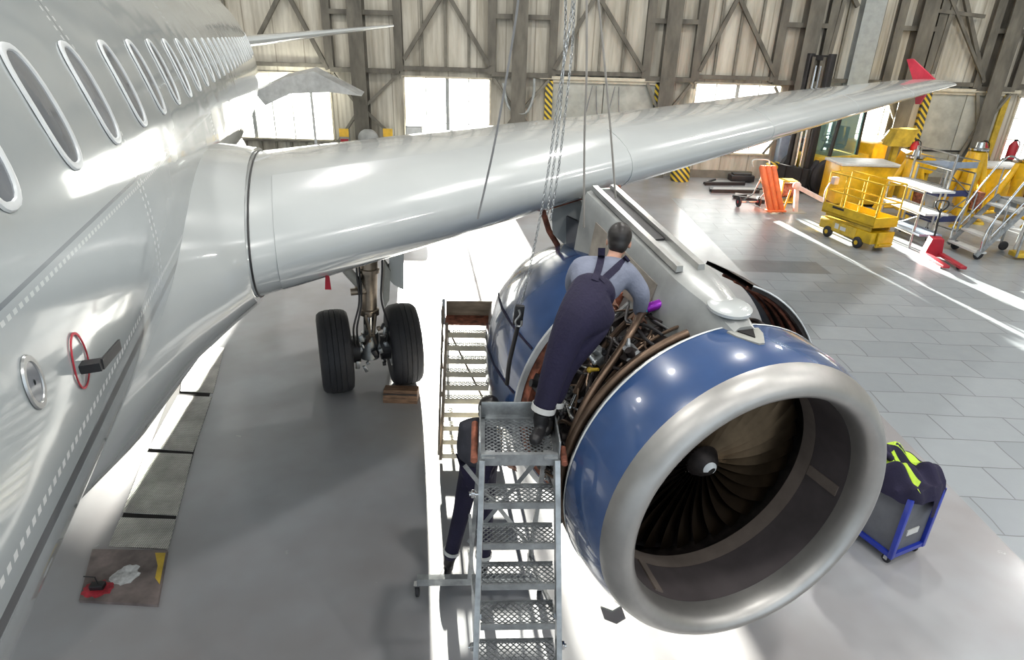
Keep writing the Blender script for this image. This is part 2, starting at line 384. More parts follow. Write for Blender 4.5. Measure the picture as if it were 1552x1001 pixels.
# ------------------------------------------------------------------ the airliner (local frame: x to port, y aft, z up)
L0, A0 = -2.62, 8.0
ORG = PORT*L0 + AFT*A0
PLANE = thing('airplane', 'large white twin-engine airliner with open blue engine cowlings filling the left and centre', 'airplane', ORG, -AZ)
def q(L, A, z): return Vector((L-L0, A-A0, z))
FR = [(-7, 2.0), (13.5, 2.0), (15, 1.97), (16.5, 1.87), (18, 1.70), (20, 1.38), (22, 1.03), (24, .66), (26, .28), (26.6, .1)]
FZ = [(-7, 3.9), (13.5, 3.9), (15, 3.94), (16.5, 4.02), (18, 4.15), (20, 4.38), (22, 4.62), (24, 4.88), (26, 5.1), (26.6, 5.13)]
LOWB = .72                       # the flank turns under below its widest point
def fus(A, th, off=0.):
    r = interp(FR, A)+off
    return q(L0+r*math.cos(th), A, interp(FZ, A)+r*math.sin(th)*(LOWB if math.sin(th) < 0 else 1))
def cyl(px, py):               # pixel -> (A, theta) on the constant fuselage section
    d = ray(px, py); dl, da, dz = d.dot(PORT), d.dot(AFT), d.z
    f = lambda t: (((dl*t-L0)/2)**2+((CZ-3.9+dz*t)/(2*(LOWB if CZ-3.9+dz*t < 0 else 1)))**2-1)
    t = .2
    while f(t) > 0 and t < 40: t += .002
    z_ = CZ-3.9+dz*t
    return da*t, math.atan2(z_/(LOWB if z_ < 0 else 1), dl*t-L0)
def cylz(px, py):
    th = cyl(px, py)[1]; return 3.9+2*math.sin(th)*(LOWB if th < 0 else 1)
def skin_mat(name, fuse):
    m = bpy.data.materials.new(name); m.use_nodes = True; nt = m.node_tree; b = nt.nodes['Principled BSDF']
    co, x, y, z = objxyz(nt)
    n1 = _n(nt, 'ShaderNodeTexNoise', Scale=1.1, Detail=4.0); nt.links.new(co, n1.inputs['Vector'])
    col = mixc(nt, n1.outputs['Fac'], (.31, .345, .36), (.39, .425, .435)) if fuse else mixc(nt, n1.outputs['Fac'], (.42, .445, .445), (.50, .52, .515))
    if fuse:
        A = mth(nt, 'ADD', y, A0)
        ln = None
        z_seam, z_dark, z_riv = cylz(165, 310), cylz(130, 640)-.10, cylz(130, 640)
        m1 = line(nt, z, z_seam, .006)
        for Av in (2.93, 5.6, 8.3, 11.0, 13.7, 16.4):
            m1 = mth(nt, 'MAXIMUM', m1, mth(nt, 'MULTIPLY', line(nt, A, Av, .006), .6))
        m1 = mth(nt, 'MAXIMUM', m1, mth(nt, 'MULTIPLY', line(nt, z, 5.05, .006), .7))
        col = mixc(nt, m1, col, (.16, .18, .2))
        col = mixc(nt, line(nt, z, z_dark, .026), col, (.03, .032, .035))
        # rivets: rows of small pale dots
        dots = mth(nt, 'LESS_THAN', mth(nt, 'ABSOLUTE', mth(nt, 'SUBTRACT', mth(nt, 'FRACT', mth(nt, 'MULTIPLY', A, 28.0)), .5)), .28)
        row = mth(nt, 'MULTIPLY', dots, mth(nt, 'MAXIMUM', line(nt, z, z_riv, .010), mth(nt, 'MULTIPLY', line(nt, z, z_seam-.03, .006), .5)))
        col = mixc(nt, mth(nt, 'MULTIPLY', row, .85), col, (.86, .88, .88))
        dz = mth(nt, 'LESS_THAN', mth(nt, 'ABSOLUTE', mth(nt, 'SUBTRACT', mth(nt, 'FRACT', mth(nt, 'MULTIPLY', z, 32.0)), .5)), .25)
        fr = None
        for Av in (2.90, 2.96, 5.57, 5.63, 8.27, 8.33):
            l_ = line(nt, A, Av, .008); fr = l_ if fr is None else mth(nt, 'MAXIMUM', fr, l_)
        col = mixc(nt, mth(nt, 'MULTIPLY', mth(nt, 'MULTIPLY', dz, fr), .6), col, (.82, .85, .86))
    nt.links.new(col, b.inputs['Base Color'])
    b.inputs['Roughness'].default_value = .22; b.inputs['Coat Weight'].default_value = .8; b.inputs['Coat Roughness'].default_value = .07
    n2 = _n(nt, 'ShaderNodeTexNoise', Scale=1.6, Detail=1.5); nt.links.new(co, n2.inputs['Vector'])
    bp = _n(nt, 'ShaderNodeBump', Strength=.12, Distance=.06); nt.links.new(n2.outputs['Fac'], bp.inputs['Height']); nt.links.new(bp.outputs[0], b.inputs['Normal']); nt.links.new(bp.outputs[0], b.inputs['Coat Normal'])
    MC[name] = m; return m
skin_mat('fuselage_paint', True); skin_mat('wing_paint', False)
mat('cowl_blue', (.036, .080, .205), .25, namt=.10, nscale=1.5, coat=1.0); mat('lip_metal', (.44, .43, .415), .42, .88, nscale=2.5, namt=.10)
mat('liner', (.06, .05, .052), .55, namt=.15); mat('abradable', (.13, .105, .09), .6, namt=.15); mat('blade', (.062, .043, .026), .28, .95, namt=.2); mat('core_dark', (.035, .028, .027), .5, .5, nscale=8, namt=.4)
mat('pane_dark', (.17, .19, .22), .12, coat=.6, nscale=2, namt=.2); mat('ring_white', (.74, .77, .78), .3); mat('winglet_red', (.62, .03, .07), .35, coat=.4); mat('prim_grey', (.36, .36, .33), .5)
b = MB()
As = [-7+i*1.0 for i in range(20)]+[13.5, 14, 14.5, 15, 15.5, 16, 16.5, 17, 17.5, 18, 18.5, 19, 19.5, 20, 21, 22, 23, 24, 25, 26, 26.4, 26.6]
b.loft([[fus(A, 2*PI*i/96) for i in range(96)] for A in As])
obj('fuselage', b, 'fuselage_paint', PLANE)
# cabin windows
def oval(ha, hz, k=2.6, n=28):
    out = []
    for i in range(n):
        t = 2*PI*i/n; c, s_ = math.cos(t), math.sin(t)
        out.append((ha*math.copysign(abs(c)**(2/k), c), hz*math.copysign(abs(s_)**(2/k), s_)))
    return out
TW = math.radians(17.0)
Awin = [2.31+.535*k for k in range(-5, 29)]
for A in Awin:
    r = interp(FR, A)
    def on(u, v, off): return fus(A+u, TW+v/r, off)
    fr = MB()
    fr.loft([[on(u, v, o_) for u, v in oval(a_, h_)] for a_, h_, o_ in ((.102, .190, .0015), (.098, .186, .008), (.090, .177, .010), (.082, .168, .008), (.078, .164, .002))], cap=False)
    f = obj('cabin_window', fr, 'ring_white', PLANE)
    pn = MB(); rings = [[on(u*k, v*k, .003+.0015*(1-k)) for u, v in oval(.079, .165)] for k in (1, .6, .2)]
    pn.loft(rings, cap=False); pn._face([pn.bm.verts.new(p) for p in rings[-1]])
    obj('pane', pn, 'pane_dark', f)
# small drain mast, ringed static plate and round port on the lower flank
Av, tv = cyl(122, 552); rr = MB()
def onf(A, th, u, v, off): return fus(A+u, th+v/2.0, off)
rg = [[onf(Av, tv, u, v, o_) for u, v in oval(a_, h_, 2, 40)] for a_, h_, o_ in ((.058, .098, .001), (.058, .098, .004), (.053, .091, .004), (.053, .091, .001))]
rr.loft(rg, cap=False); tr = obj('red_ring_marking', rr, 'red_paint', PLANE)
p0 = onf(Av, tv, .0, -.015, 0); p1 = onf(Av, tv, .0, -.01, .05); p2 = onf(Av, tv, .185, -.045, .05)
mk = MB().bar(p0, p1, .035, .025).bar(p1, p2, .006, .03); obj('drain_mast', mk, 'black', PLANE)
Ap, tp = cyl(50, 580); pr = MB()
pr.loft([[onf(Ap, tp, u, v, o_) for u, v in oval(a_*.8, a_*1.15, 2, 36)] for a_, o_ in ((.058, .001), (.056, .006), (.044, .006), (.042, .002))], cap=False); po = obj('round_port', pr, 'steel', PLANE)
pg = MB(); rg = [[onf(Ap, tp, u*k, v*k, .003) for u, v in oval(.034, .049, 2, 36)] for k in (1, .5, .15)]; pg.loft(rg, cap=False); obj('port_glass', pg, 'pane_dark', po)
# black static dots beside the windows, doubler strip
# belly fairing and wing root fillet
FW_ = [(2.2, 1.3), (3.0, 1.6), (4.2, 1.84), (5.6, 1.98), (9, 2.02), (10.5, 1.9), (12.5, 1.5)]
FH_ = [(2.2, .4), (3.0, .62), (4.2, .85), (5.6, 1.0), (9, 1.05), (10.5, 1.0), (12.5, .8)]
b = MB(); rings = []
for i in range(41):
    A = 2.2+10.3*i/40; w_, h_ = interp(FW_, A), interp(FH_, A); ring = []
    for j in range(72):
        t = 2*PI*j/72; c, s_ = math.cos(t), math.sin(t); k = 2.25
        ring.append(q(L0+w_*math.copysign(abs(c)**(2/k), c), A, 2.95+h_*math.copysign(abs(s_)**(2/k), s_)))
    rings.append(ring)
b.loft(rings); obj('belly_fairing', b, 'wing_paint', PLANE)
TC = [(-1, 6.5), (3.6, 4.5), (9, 2.95), (14.4, 1.65)]; TT = [(-1, .150), (3.6, .155), (9, .14), (13.5, .11), (14.4, .07)]
TZ = [(-1, 3.42), (5.4, 3.70), (9, 3.87), (14.4, 4.10)]; TI = [(-1, 6.6), (5, 4.2), (9, 2), (14.4, .5)]
def wle(L): return 3.83+.52*(L+.35)
def foil(L, n=26, dA=0., ch=1., th=1., off=0., up=0.):
    c = interp(TC, L)*ch; t = interp(TT, L)*th; z0 = interp(TZ, L)+up; inc = math.radians(interp(TI, L)); A_ = wle(L)+dA
    xs_ = [.5*(1-math.cos(PI*i/n)) for i in range(n+1)]
    yt = lambda x: t/.2*(.2969*math.sqrt(max(x, 0))-.126*x-.3516*x*x+.2843*x**3-.1036*x**4)*c
    cam_ = lambda x: .018*c*4*x*(1-x)
    pts = [(x*c, cam_(x)+yt(x)) for x in reversed(xs_)]+[(x*c, cam_(x)-yt(x)) for x in xs_[1:-1]]
    out = []
    for x, y in pts:
        out.append(q(L, A_+x*math.cos(inc)+y*math.sin(inc), z0-x*math.sin(inc)+y*math.cos(inc)))
    return out
Ls = [-1.2, -.3]+[.0+.6*i for i in range(25)]
Ls = [l for l in Ls if l < 14.3]+[14.35]
b = MB(); b.loft([foil(l) for l in Ls]); obj('wing', b, 'wing_paint', PLANE)
b = MB(); b.loft([foil(-1.5, dA=-1.5, th=2.0, ch=1.1), foil(-1.05, dA=-.9, th=1.75, ch=1.05), foil(-.75, dA=-.4, th=1.4), foil(-.5, dA=-.15, th=1.2), foil(-.36, dA=-.04, th=1.09)])
obj('wing_root_fillet', b, 'wing_paint', PLANE)
# slats: the skins of the leading edge, slightly proud of the wing box
def slat(a, bq, frac_u=.14, frac_l=.06):
    b = MB(); rings = []
    n = 26; k = max(2, int((bq-a)/.5))
    for i in range(k+1):
        L = lerp(a, bq, i/k); f = foil(L, n); le = f[n]
        lo, hi = n-6, n+5
        seg = f[lo:hi+1]; ctr = Vector((0, 0, 0))
        for p in seg: ctr += p
        ctr = le+Vector((0, .25*interp(TC, L)*.5, 0))
        rings.append([p+(p-ctr).normalized()*.007 for p in seg])
    b.loft(rings, closed=False, cap=False); return obj('slat', b, 'wing_paint', PLANE, solid=.006)
for a, c_ in ((-.2, 2.15), (3.1, 5.9), (5.93, 8.7), (8.73, 11.4), (11.43, 13.8)): slat(a, c_)
# wing tip fence
pz = [onL(px, py, 14.4) for px, py in ((1385, 123), (1418, 121), (1384, 89), (1375, 90))]
poly = [q(14.38, p.y, p.z) for p in (pz[0], pz[1], pz[2], pz[3])]
low = [onL(px, py, 14.4) for px, py in ((1388, 124), (1416, 123), (1394, 158), (1388, 158))]
b = MB(); b.prism(poly, (.05, 0, 0)); obj('wingtip_fence', b, 'winglet_red', PLANE)
b = MB(); b.prism([q(14.38, p.y, p.z) for p in low], (.05, 0, 0)); obj('wingtip_fence', b, 'winglet_red', PLANE)
# tailplane
def tfoil(L, A, z, c, t):
    n = 12; xs_ = [.5*(1-math.cos(PI*i/n)) for i in range(n+1)]
    yt = lambda x: t/.2*(.2969*math.sqrt(max(x, 0))-.126*x-.3516*x*x+.2843*x**3-.1036*x**4)*c
    return [q(L, A+x*c, z+yt(x)) for x in reversed(xs_)]+[q(L, A+x*c, z-yt(x)) for x in xs_[1:-1]]
tt = ac(P(597, 39, 23.3)); tr_ = ac(P(400, 60, 20.0))
b = MB(); k_ = (tt.x-tr_.x)
inner = tr_-(tt-tr_)*.35
b.loft([tfoil(inner.x, inner.y, inner.z, 3.0, .11), tfoil(tr_.x, tr_.y, tr_.z, 2.7, .11), tfoil(lerp(tr_.x, tt.x, .5), lerp(tr_.y, tt.y, .5), lerp(tr_.z, tt.z, .5), 1.9, .10), tfoil(tt.x, tt.y, tt.z, 1.05, .09)]); obj('tailplane', b, 'wing_paint', PLANE)
# ------------------------------------------------------------------ engine
EL, EA, EZ = 2.66, 2.68, 1.85
EO = q(EL, EA, EZ); AX = Vector((0, 1, 0))
def e(s, r, deg):               # deg: 0 = port side, 90 = top
    a = math.radians(deg); return EO+Vector((r*math.cos(a), s, r*math.sin(a)))
def lathe_e(prof, n=72, cap=False): return MB().lathe(prof, EO, AX, n, cap=cap)
cowl = obj('inlet_cowl', lathe_e([(.055, 1.102), (.12, 1.125), (.22, 1.145), (.34, 1.158), (.5, 1.165), (.5, 1.14), (.3, 1.12)], 96), 'cowl_blue', PLANE)
obj('inlet_lip', lathe_e([(.06, 1.104), (.03, 1.098), (-.01, 1.082), (-.05, 1.055), (-.085, 1.018), (-.10, .982), (-.092, .95), (-.065, .922), (-.02, .905), (.04, .896), (.10, .893)], 96), 'lip_metal', cowl)
obj('inlet_liner', lathe_e([(.10, .892), (.18, .885), (.34, .875), (.42, .872)], 96), 'liner', cowl)
obj('abradable_ring', lathe_e([(.42, .870), (.455, .866), (.54, .862), (.545, .9)], 96), 'abradable', cowl)
for dg in (-8, 112, 232):
    sm = MB(); sm.bar(e(.13, .880, dg), e(.41, .866, dg), .085, .012, up=e(0, 1, dg)-EO); obj('liner_seam', sm, 'abradable', cowl)
obj('white_rim', lathe_e([(.498, 1.168), (.512, 1.170), (.512, 1.145), (.498, 1.143)], 96), 'ring_white', cowl)
# triangular intake on top of the cowl
tm = MB(); 
def oncowl(s, dd, off): return e(s, interp([(.055, 1.102), (.22, 1.145), (.5, 1.165)], s)+off, 90-dd)
tm.prism([oncowl(.44, -6, .001), oncowl(.44, 6, .001), oncowl(.36, 5.0, .001), oncowl(.24, 1.0, .001), oncowl(.24, -1.0, .001), oncowl(.36, -5, .001)], (0, 0, .012))
sc_ = obj('top_intake', tm, 'prim_grey', cowl)
tm = MB(); tm.prism([oncowl(.415, -3, .008), oncowl(.415, 3, .008), oncowl(.31, 0, .008)], (0, 0, .010)); obj('intake_mouth', tm, 'dark_hole', sc_)
# fan
FS = .60
fan = obj('fan_disc', lathe_e([(FS+.08, .90), (FS+.10, .18), (FS+.02, .15)], 48), 'core_dark', PLANE)
spn = MB().lathe([(.475, .004), (.48, .03), (.50, .065), (.545, .105), (FS, .135), (FS+.05, .14)], EO, AX, 40); spn = obj('spinner', spn, 'core_dark', fan)
def fan_blade():
    b = MB(); rings = []
    for i in range(9):
        t = i/8; r = lerp(.13, .855, t); tw = math.radians(lerp(28, 62, t)); c = lerp(.07, .10, math.sin(t*2.2)); ring = []
        lean = .05*math.sin(PI*t)
        for u, v in ((-1, 0), (-.5, .10), (0, .13), (.5, .10), (1, 0), (.5, -.02), (0, .0), (-.5, -.02)):
            ring.append(EO+Vector((r, FS+.03-u*c*.5*math.cos(tw)*1.3-v*c*math.sin(tw)-lean*.3, -(u*c*math.sin(tw)-v*c*math.cos(tw)+lean))))
        rings.append(ring)
    return b.loft(rings)
me = fan_blade().mesh('fan_blade', 'blade')
for v in me.vertices: v.co -= EO
for k in range(32):
    o = bpy.data.objects.new('fan_blade', me); COL.objects.link(o); o.parent = fan; o.location = EO; o.rotation_euler = (0, 2*PI*k/32, 0)
sw = MB(); pts = []
for i in range(22):                         # white comma swirl on the spinner
    t = i/21; a = math.radians(200-260*t); r = .050-.008*t
    pts.append((a, r, .026*math.sin(PI*min(1, .12+t))**.7*(1-t*.6)+.004))
ri = [EO+Vector(((r-w_)*math.cos(a), .488+(r-w_-.046)*.75-.005, (r-w_)*math.sin(a))) for a, r, w_ in pts]; ro = [EO+Vector(((r+w_*.5)*math.cos(a), .488+(r+w_*.5-.046)*.75-.005, (r+w_*.5)*math.sin(a))) for a, r, w_ in pts]
sw.loft([ri, ro], cap=False, closed=False); obj('spinner_swirl', sw, 'ring_white', fan, solid=.003)
# opened fan case between the cowls with its plumbing
case = obj('fan_case', lathe_e([(.50, 1.13), (.52, 1.04), (.6, 1.02), (.9, 1.00), (.92, 1.06), (.95, 1.06), (.97, .99), (1.25, .97), (1.27, 1.05), (1.30, 1.05), (1.32, .96), (1.62, .95)], 72), 'core_dark', PLANE)
random.seed(11)
def arc(s, r, d0, d1, n=14, ds=0., dr=0.): return [e(s+ds*i/n, r+dr*math.sin(PI*i/n), lerp(d0, d1, i/n)) for i in range(n+1)]
mat('duct', (.17, .115, .08), .38, .75, namt=.25)
PM = ['steel', 'duct', 'dark_metal', 'core_dark', 'core_dark', 'dark_metal', 'duct']
for k in range(46):
    s = random.uniform(.55, 1.5); d0 = random.uniform(60, 235); d1 = d0+random.uniform(20, 80)
    if k % 4 == 3: d0 = random.uniform(-30, 60); d1 = d0+random.uniform(20, 60)
    r = random.uniform(1.04, 1.09); rad = random.choice((.008, .010, .013, .018, .024))
    pts = arc(s, r, d0, d1, 14, random.uniform(-.25, .25), random.uniform(-.02, .03))
    pts = [e(min(1.5, max(.56, (p-EO).y)), math.hypot((p-EO).x, (p-EO).z), math.degrees(math.atan2((p-EO).z, (p-EO).x))) for p in pts]
    obj('pipe', MB().tube(pts, rad, 8), PM[k % len(PM)], case)
for k in range(40):                         # short fore-aft lines and clips
    d = random.uniform(105, 200) if k > 8 else random.uniform(20, 70); r = random.uniform(1.04, 1.10); s = random.uniform(.56, 1.0)
    obj('pipe', MB().tube(smooth([e(s, r, d), e(s+.15, r+.03, d+2), e(s+.35, r, d+random.uniform(-10, 10)), e(s+.5, r+.02, d)]), random.choice((.008, .012, .016)), 8), PM[(k*3) % len(PM)], case)
obj('bleed_duct', MB().tube(arc(.62, 1.13, 105, 235, 30, .06), .030, 12), 'duct', case)
obj('bleed_duct', MB().tube(arc(.555, 1.12, 100, 240, 30, .03), .018, 12), 'steel', case)
obj('bleed_duct', MB().tube(smooth([e(1.2, 1.1, 95), e(1.05, 1.15, 110), e(.85, 1.16, 122), e(.7, 1.14, 150), e(.66, 1.14, 175)]), .028, 12), 'duct', case)
for k in range(16):
    d = random.uniform(120, 225); s = random.uniform(.65, 1.45); c = e(s, 1.07, d); w_ = random.uniform(.05, .14)
    b = MB().box(c, (w_, w_*1.3, w_*.8), (0, -math.radians(d-90), random.uniform(-.4, .4)), .012)
    b.cyl(c, c+(c-EO-Vector((0, s, 0))).normalized()*w_*.8, w_*.25, n=12)
    obj('accessory_unit', b, random.choice(['dark_metal', 'core_dark', 'galv', 'prim_grey', 'black']), case)
for k in range(14):                          # cluster of fittings in front of the mechanic's legs
    d = random.uniform(120, 165); s = random.uniform(.75, 1.2); c = e(s, 1.12+random.uniform(0, .06), d)
    b = MB().cyl(c, c+Vector((random.uniform(-.06, .06), random.uniform(-.06, .06), random.uniform(.02, .07))), .016, .012, 10); b.sph(c, .022, n=10); obj('fitting', b, random.choice(['chrome', 'black', 'black', 'galv', 'dull_yellow']), case)
rot_l = lambda v: Matrix.Rotation(AZ, 4, 'Z') @ (v-ORG)
def on_case(px, py, r):          # nearest point under that sight line at radius r from the engine axis
    y = 2.5
    while y < 8:
        p = rot_l(P(px, py, y)); v = p-EO
        if math.hypot(v.x, v.z) < r: return p
        y += .01
    return p
a_, b_ = on_case(975, 469, 1.17), on_case(1003, 460, 1.17)
cn = obj('connector', MB().tube([a_, a_+(b_-a_)*.15, a_+(b_-a_)*.2, b_-(b_-a_)*.1, b_], [.022, .03, .036, .036, .022], 16), 'purple', case)
obj('connector_collar', MB().tube([a_-(b_-a_)*.28, a_+(b_-a_)*.05, a_+(b_-a_)*.12], [.02, .034, .034], 16), 'cyan', cn)
a_, b_ = rot_l(P(806, 712, 5.1)), rot_l(P(842, 700, 5.1))
mb_ = MB().box((a_+b_)/2, (.20, .16, .20), (0, 0, .3), .02); un = obj('lower_accessory_box', mb_, 'abradable', case)
obj('yellow_unit', MB().box(rot_l(P(820, 712, 4.98)), (.09, .05, .12), (0, 0, .2), .01), 'dull_yellow', un)
# reverser cowl behind
RP = [(1.56, 1.14), (1.56, 1.19), (1.75, 1.215), (2.1, 1.22), (2.5, 1.17), (2.9, 1.07), (3.3, .93), (3.5, .84), (3.5, .80), (2.8, .9)]
rev = obj('reverser_cowl', lathe_e(RP, 96), 'cowl_blue', PLANE)
obj('white_rim', lathe_e([(1.545, 1.15), (1.545, 1.197), (1.572, 1.20), (1.575, 1.15)], 96), 'ring_white', rev)
obj('cowl_inner_ring', lathe_e([(1.50, .97), (1.49, 1.11), (1.555, 1.135), (1.56, 1.14)], 96), 'rust', rev)
hb = MB()
for dg in (150, 170, 190): hb.loft([[e(s, interp(RP[1:7], s)+.004, dg+w_) for w_ in (-.5, .5)] for s in (1.6, 1.8, 2.0, 2.2, 2.5, 2.8, 3.1)], closed=False, cap=False)
obj('panel_seam', hb, 'navy', rev, solid=.003)
obj('core_nozzle', lathe_e([(3.0, .62), (3.5, .58), (4.1, .46), (4.4, .40)], 48), 'bronze', PLANE)
obj('exhaust_plug', lathe_e([(3.9, .38), (4.4, .28), (4.9, .05)], 36, cap=True), 'bronze', PLANE)
# port-side fan cowl door, propped ajar, seen from inside its rim
dm = MB()
dm.loft([[e(s, r, dg) for dg in [70-4*i for i in range(30)]] for s, r in ((.95, 1.33), (1.3, 1.34), (1.55, 1.33), (1.55, 1.30), (1.3, 1.30), (.95, 1.29), (.95, 1.33))], closed=False, cap=False)
fd = obj('fan_cowl_door', dm, 'core_dark', PLANE)
dm = MB()
for s in (1.05, 1.2, 1.35): dm.tube(arc(s, 1.285, 68, -40, 24), .014, 8)
obj('door_rib', dm, 'rust', fd)
obj('door_rim', MB().tube(arc(.945, 1.325, 70, -46, 30), .007, 8), 'ring_white', fd)
# pylon
fp, rp = onL(1116, 470, EL), onL(937, 292, EL-.05)
b = MB(); rings = []
for i in range(15):
    t = i/14; A = lerp(fp.y-.12, rp.y+.2, t); zt = lerp(fp.z-.02, rp.z, t)-.05*(1-min(1, t*5))**2
    hw = .21*min(1, .45+t*2.2) ; zb = lerp(2.78, 2.70, t); hwb = hw+.07
    L_ = lerp(EL, EL-.08, t)
    rings.append([q(L_-hw*.45, A, zt), q(L_+hw*.45, A, zt), q(L_+hw*.85, A, zt-.03), q(L_+hw, A, zt-.10), q(L_+hwb, A, zb+.12), q(L_+hwb+.10*t, A, zb), q(L_-hwb-.10*t, A, zb), q(L_-hwb, A, zb+.12), q(L_-hw, A, zt-.10), q(L_-hw*.85, A, zt-.03)])
b.loft(rings); mat('pylon_skin', (.40, .41, .40), .32, .35, namt=.10, coat=.3); pyl = obj('pylon', b, 'pylon_skin', PLANE, ang=30)
mat('pylon_metal', (.50, .50, .48), .3, .8, namt=.15)
def ptop(t, dx, dz):
    A = lerp(fp.y-.12, rp.y+.2, t); return q(lerp(EL, EL-.08, t)+dx, A, lerp(fp.z-.02, rp.z, t)+dz)
b = MB(); b.loft([[ptop(t, -.10, .004), ptop(t, .02, .004), ptop(t, .02, .016), ptop(t, -.10, .016)] for t in (.52, .7, .85, .97)]); obj('pylon_recess', b, 'dark_metal', pyl)
for dx in (-.125, .055):
    b = MB(); b.loft([[ptop(t, dx-.03, 0), ptop(t, dx+.03, 0), ptop(t, dx+.025, .045), ptop(t, dx-.025, .045)] for t in (.30, .5, .7, .85, .98)]); obj('pylon_rail', b, 'pylon_metal', pyl)
b = MB()
for sg in (-1,):
    b.loft([[q(lerp(EL, EL-.08, t)+sg*(.21*min(1, .45+t*2.2)+w_), lerp(fp.y-.12, rp.y+.2, t), z_) for w_, z_ in ((.004, lerp(fp.z, rp.z, t)-.16), (.068, lerp(2.78, 2.70, t)+.15), (.082, lerp(2.78, 2.70, t)+.15), (.018, lerp(fp.z, rp.z, t)-.16))] for t in (.35, .5, .7, .85)])
mat('panel_beige', (.40, .36, .31), .35, .5, nscale=3, namt=.25); obj('side_panel', b, 'panel_beige', pyl)
b = MB().lathe([(0, .15), (.02, .15), (.03, .13)], ptop(.09, 0, -.035), (0, -.12, 1), 28, cap=True); obj('pylon_nose_cap', b, 'wing_paint', pyl)
# inboard strut panels behind the mechanic's head
def rl(px, py, y): return rot_l(P(px, py, y))
b = MB(); b.prism([rl(882, 300, 6.1), rl(925, 296, 6.1), rl(958, 372, 5.75), rl(905, 385, 5.8)], (.16, .1, 0)); obj('strut_panel', b, 'prim_grey', pyl)
b = MB(); b.prism([rl(835, 318, 6.3), rl(880, 303, 6.3), rl(905, 385, 6.0), rl(860, 375, 6.1), rl(838, 355, 6.2)], (.12, .12, 0)); sp = obj('strut_panel', b, 'wing_paint', pyl)
b = MB(); b.prism([rl(858, 328, 6.15), rl(905, 350, 6.05), rl(900, 385, 5.95), rl(858, 370, 6.05)], (.03, .03, 0)); obj('strut_window', b, 'grey_panel', sp)
obj('orange_fitting', MB().sph(rl(887, 371, 5.85), .055, (1.3, 1, .7), 14), 'orange', sp)
obj('strut_seal', MB().tube([rl(820, 310, 6.3), rl(832, 350, 6.3), rl(850, 380, 6.2), rl(862, 396, 6.1)], .03, 8), 'rust', sp)
obj('strut_seal', MB().tube(smooth([rl(820, 318, 6.3), rl(860, 306, 6.3), rl(905, 292, 6.2), rl(940, 284, 6.1)]), .025, 8), 'rust', sp)
# ------------------------------------------------------------------ main gear
GA = 8.45
wl, wr = ac(G(511, 570)), ac(G(612, 570))
gl = (wl.x+wr.x)/2
def wheel(L, A):
    t = MB().lathe([(-.20, .30), (-.215, .36), (-.222, .47), (-.21, .545), (-.17, .582), (-.115, .597), (-.11, .590), (-.10, .599), (-.04, .604), (-.035, .595), (-.025, .604), (.025, .604), (.035, .595), (.04, .604), (.10, .599), (.11, .590), (.115, .597), (.17, .582), (.21, .545), (.222, .47), (.215, .36), (.20, .30)], q(L, A, .602), (1, 0, 0), 56)
    w_ = obj('main_wheel', t, 'black_rubber', PLANE)
    h = MB().lathe([(-.20, .305), (-.17, .29), (-.12, .16), (-.16, .13), (-.2, .10), (-.2, .0)], q(L, A, .602), (1, 0, 0), 32).lathe([(.20, .305), (.17, .29), (.12, .16), (.16, .13), (.2, .10), (.2, .0)], q(L, A, .602), (1, 0, 0), 32)
    obj('hub', h, 'white_steel', w_)
wheel(wl.x, GA); wheel(wr.x, GA)
top = ac(P(572, 383, 7.9))
st = MB(); zt = 3.25; Lt = gl+.14
def gq(z): return q(lerp(gl, Lt, (z-.6)/2.6), GA, z)
st.tube([gq(3.3), gq(1.82), gq(1.81), gq(1.76), gq(1.75), gq(1.22), gq(1.21), gq(1.13)], [.125, .125, .148, .148, .12, .11, .138, .138], 24)
strut = obj('gear_strut', st, 'bronze', PLANE)
obj('piston', MB().cyl(gq(1.2), gq(.75), .085, n=24), 'chrome', strut)
obj('axle', MB().cyl(q(wl.x, GA, .602), q(wr.x, GA, .602), .075, n=20).tube([gq(.85), gq(.45)], [.12, .14], 20), 'galv', strut)
obj('brake_pack', MB().cyl(q(wl.x+.20, GA, .602), q(wl.x+.34, GA, .602), .20, n=28), 'dark_metal', strut); obj('brake_pack', MB().cyl(q(wr.x-.20, GA, .602), q(wr.x-.34, GA, .602), .20, n=28), 'dark_metal', strut)
tl = MB()
for s in (-1, 1): tl.bar(gq(1.17)+Vector((s*.07, -.15, 0)), gq(.95)+Vector((s*.02, -.32, 0)), .03, .05).bar(gq(.95)+Vector((s*.02, -.32, 0)), gq(.72)+Vector((s*.08, -.12, 0)), .03, .05)
obj('torque_link', tl, 'bronze', strut)
random.seed(4)
for k in range(18):
    z = random.uniform(.35, 1.1); c = gq(max(z, .5))+Vector((random.uniform(-.22, .22), -random.uniform(.12, .2), z-max(z, .5)))
    obj('brake_fitting', MB().box(c, (random.uniform(.03, .08), .05, random.uniform(.04, .12)), (0, random.uniform(-.5, .5), 0), .008), random.choice(['bronze', 'galv', 'dark_metal', 'steel']), strut)
for s in (-.15, -.12, .15):
    obj('hydraulic_line', MB().tube(smooth([gq(2.6)+Vector((s, -.06, 0)), gq(1.9)+Vector((s*1.15, -.1, 0)), gq(1.4)+Vector((s, -.16, 0)), gq(1.0)+Vector((s*1.6, -.2, 0)), gq(.65)+Vector((s*1.3, -.15, 0))]), .014, 8), 'dark_metal', strut)
ba = rot_l(P(500, 380, 7.9)); bb = gq(1.55)+Vector((-.1, -.02, 0))
br_ = MB().tube([ba, ba+(bb-ba)*.85, bb], [.07, .065, .05], 16); obj('side_brace', br_, 'prim_grey', strut)
obj('brace_joint', MB().sph(bb, .10, n=14).cyl(bb+Vector((-.16, -.05, -.04)), bb+Vector((.05, -.05, -.04)), .05, n=14), 'bronze', strut)
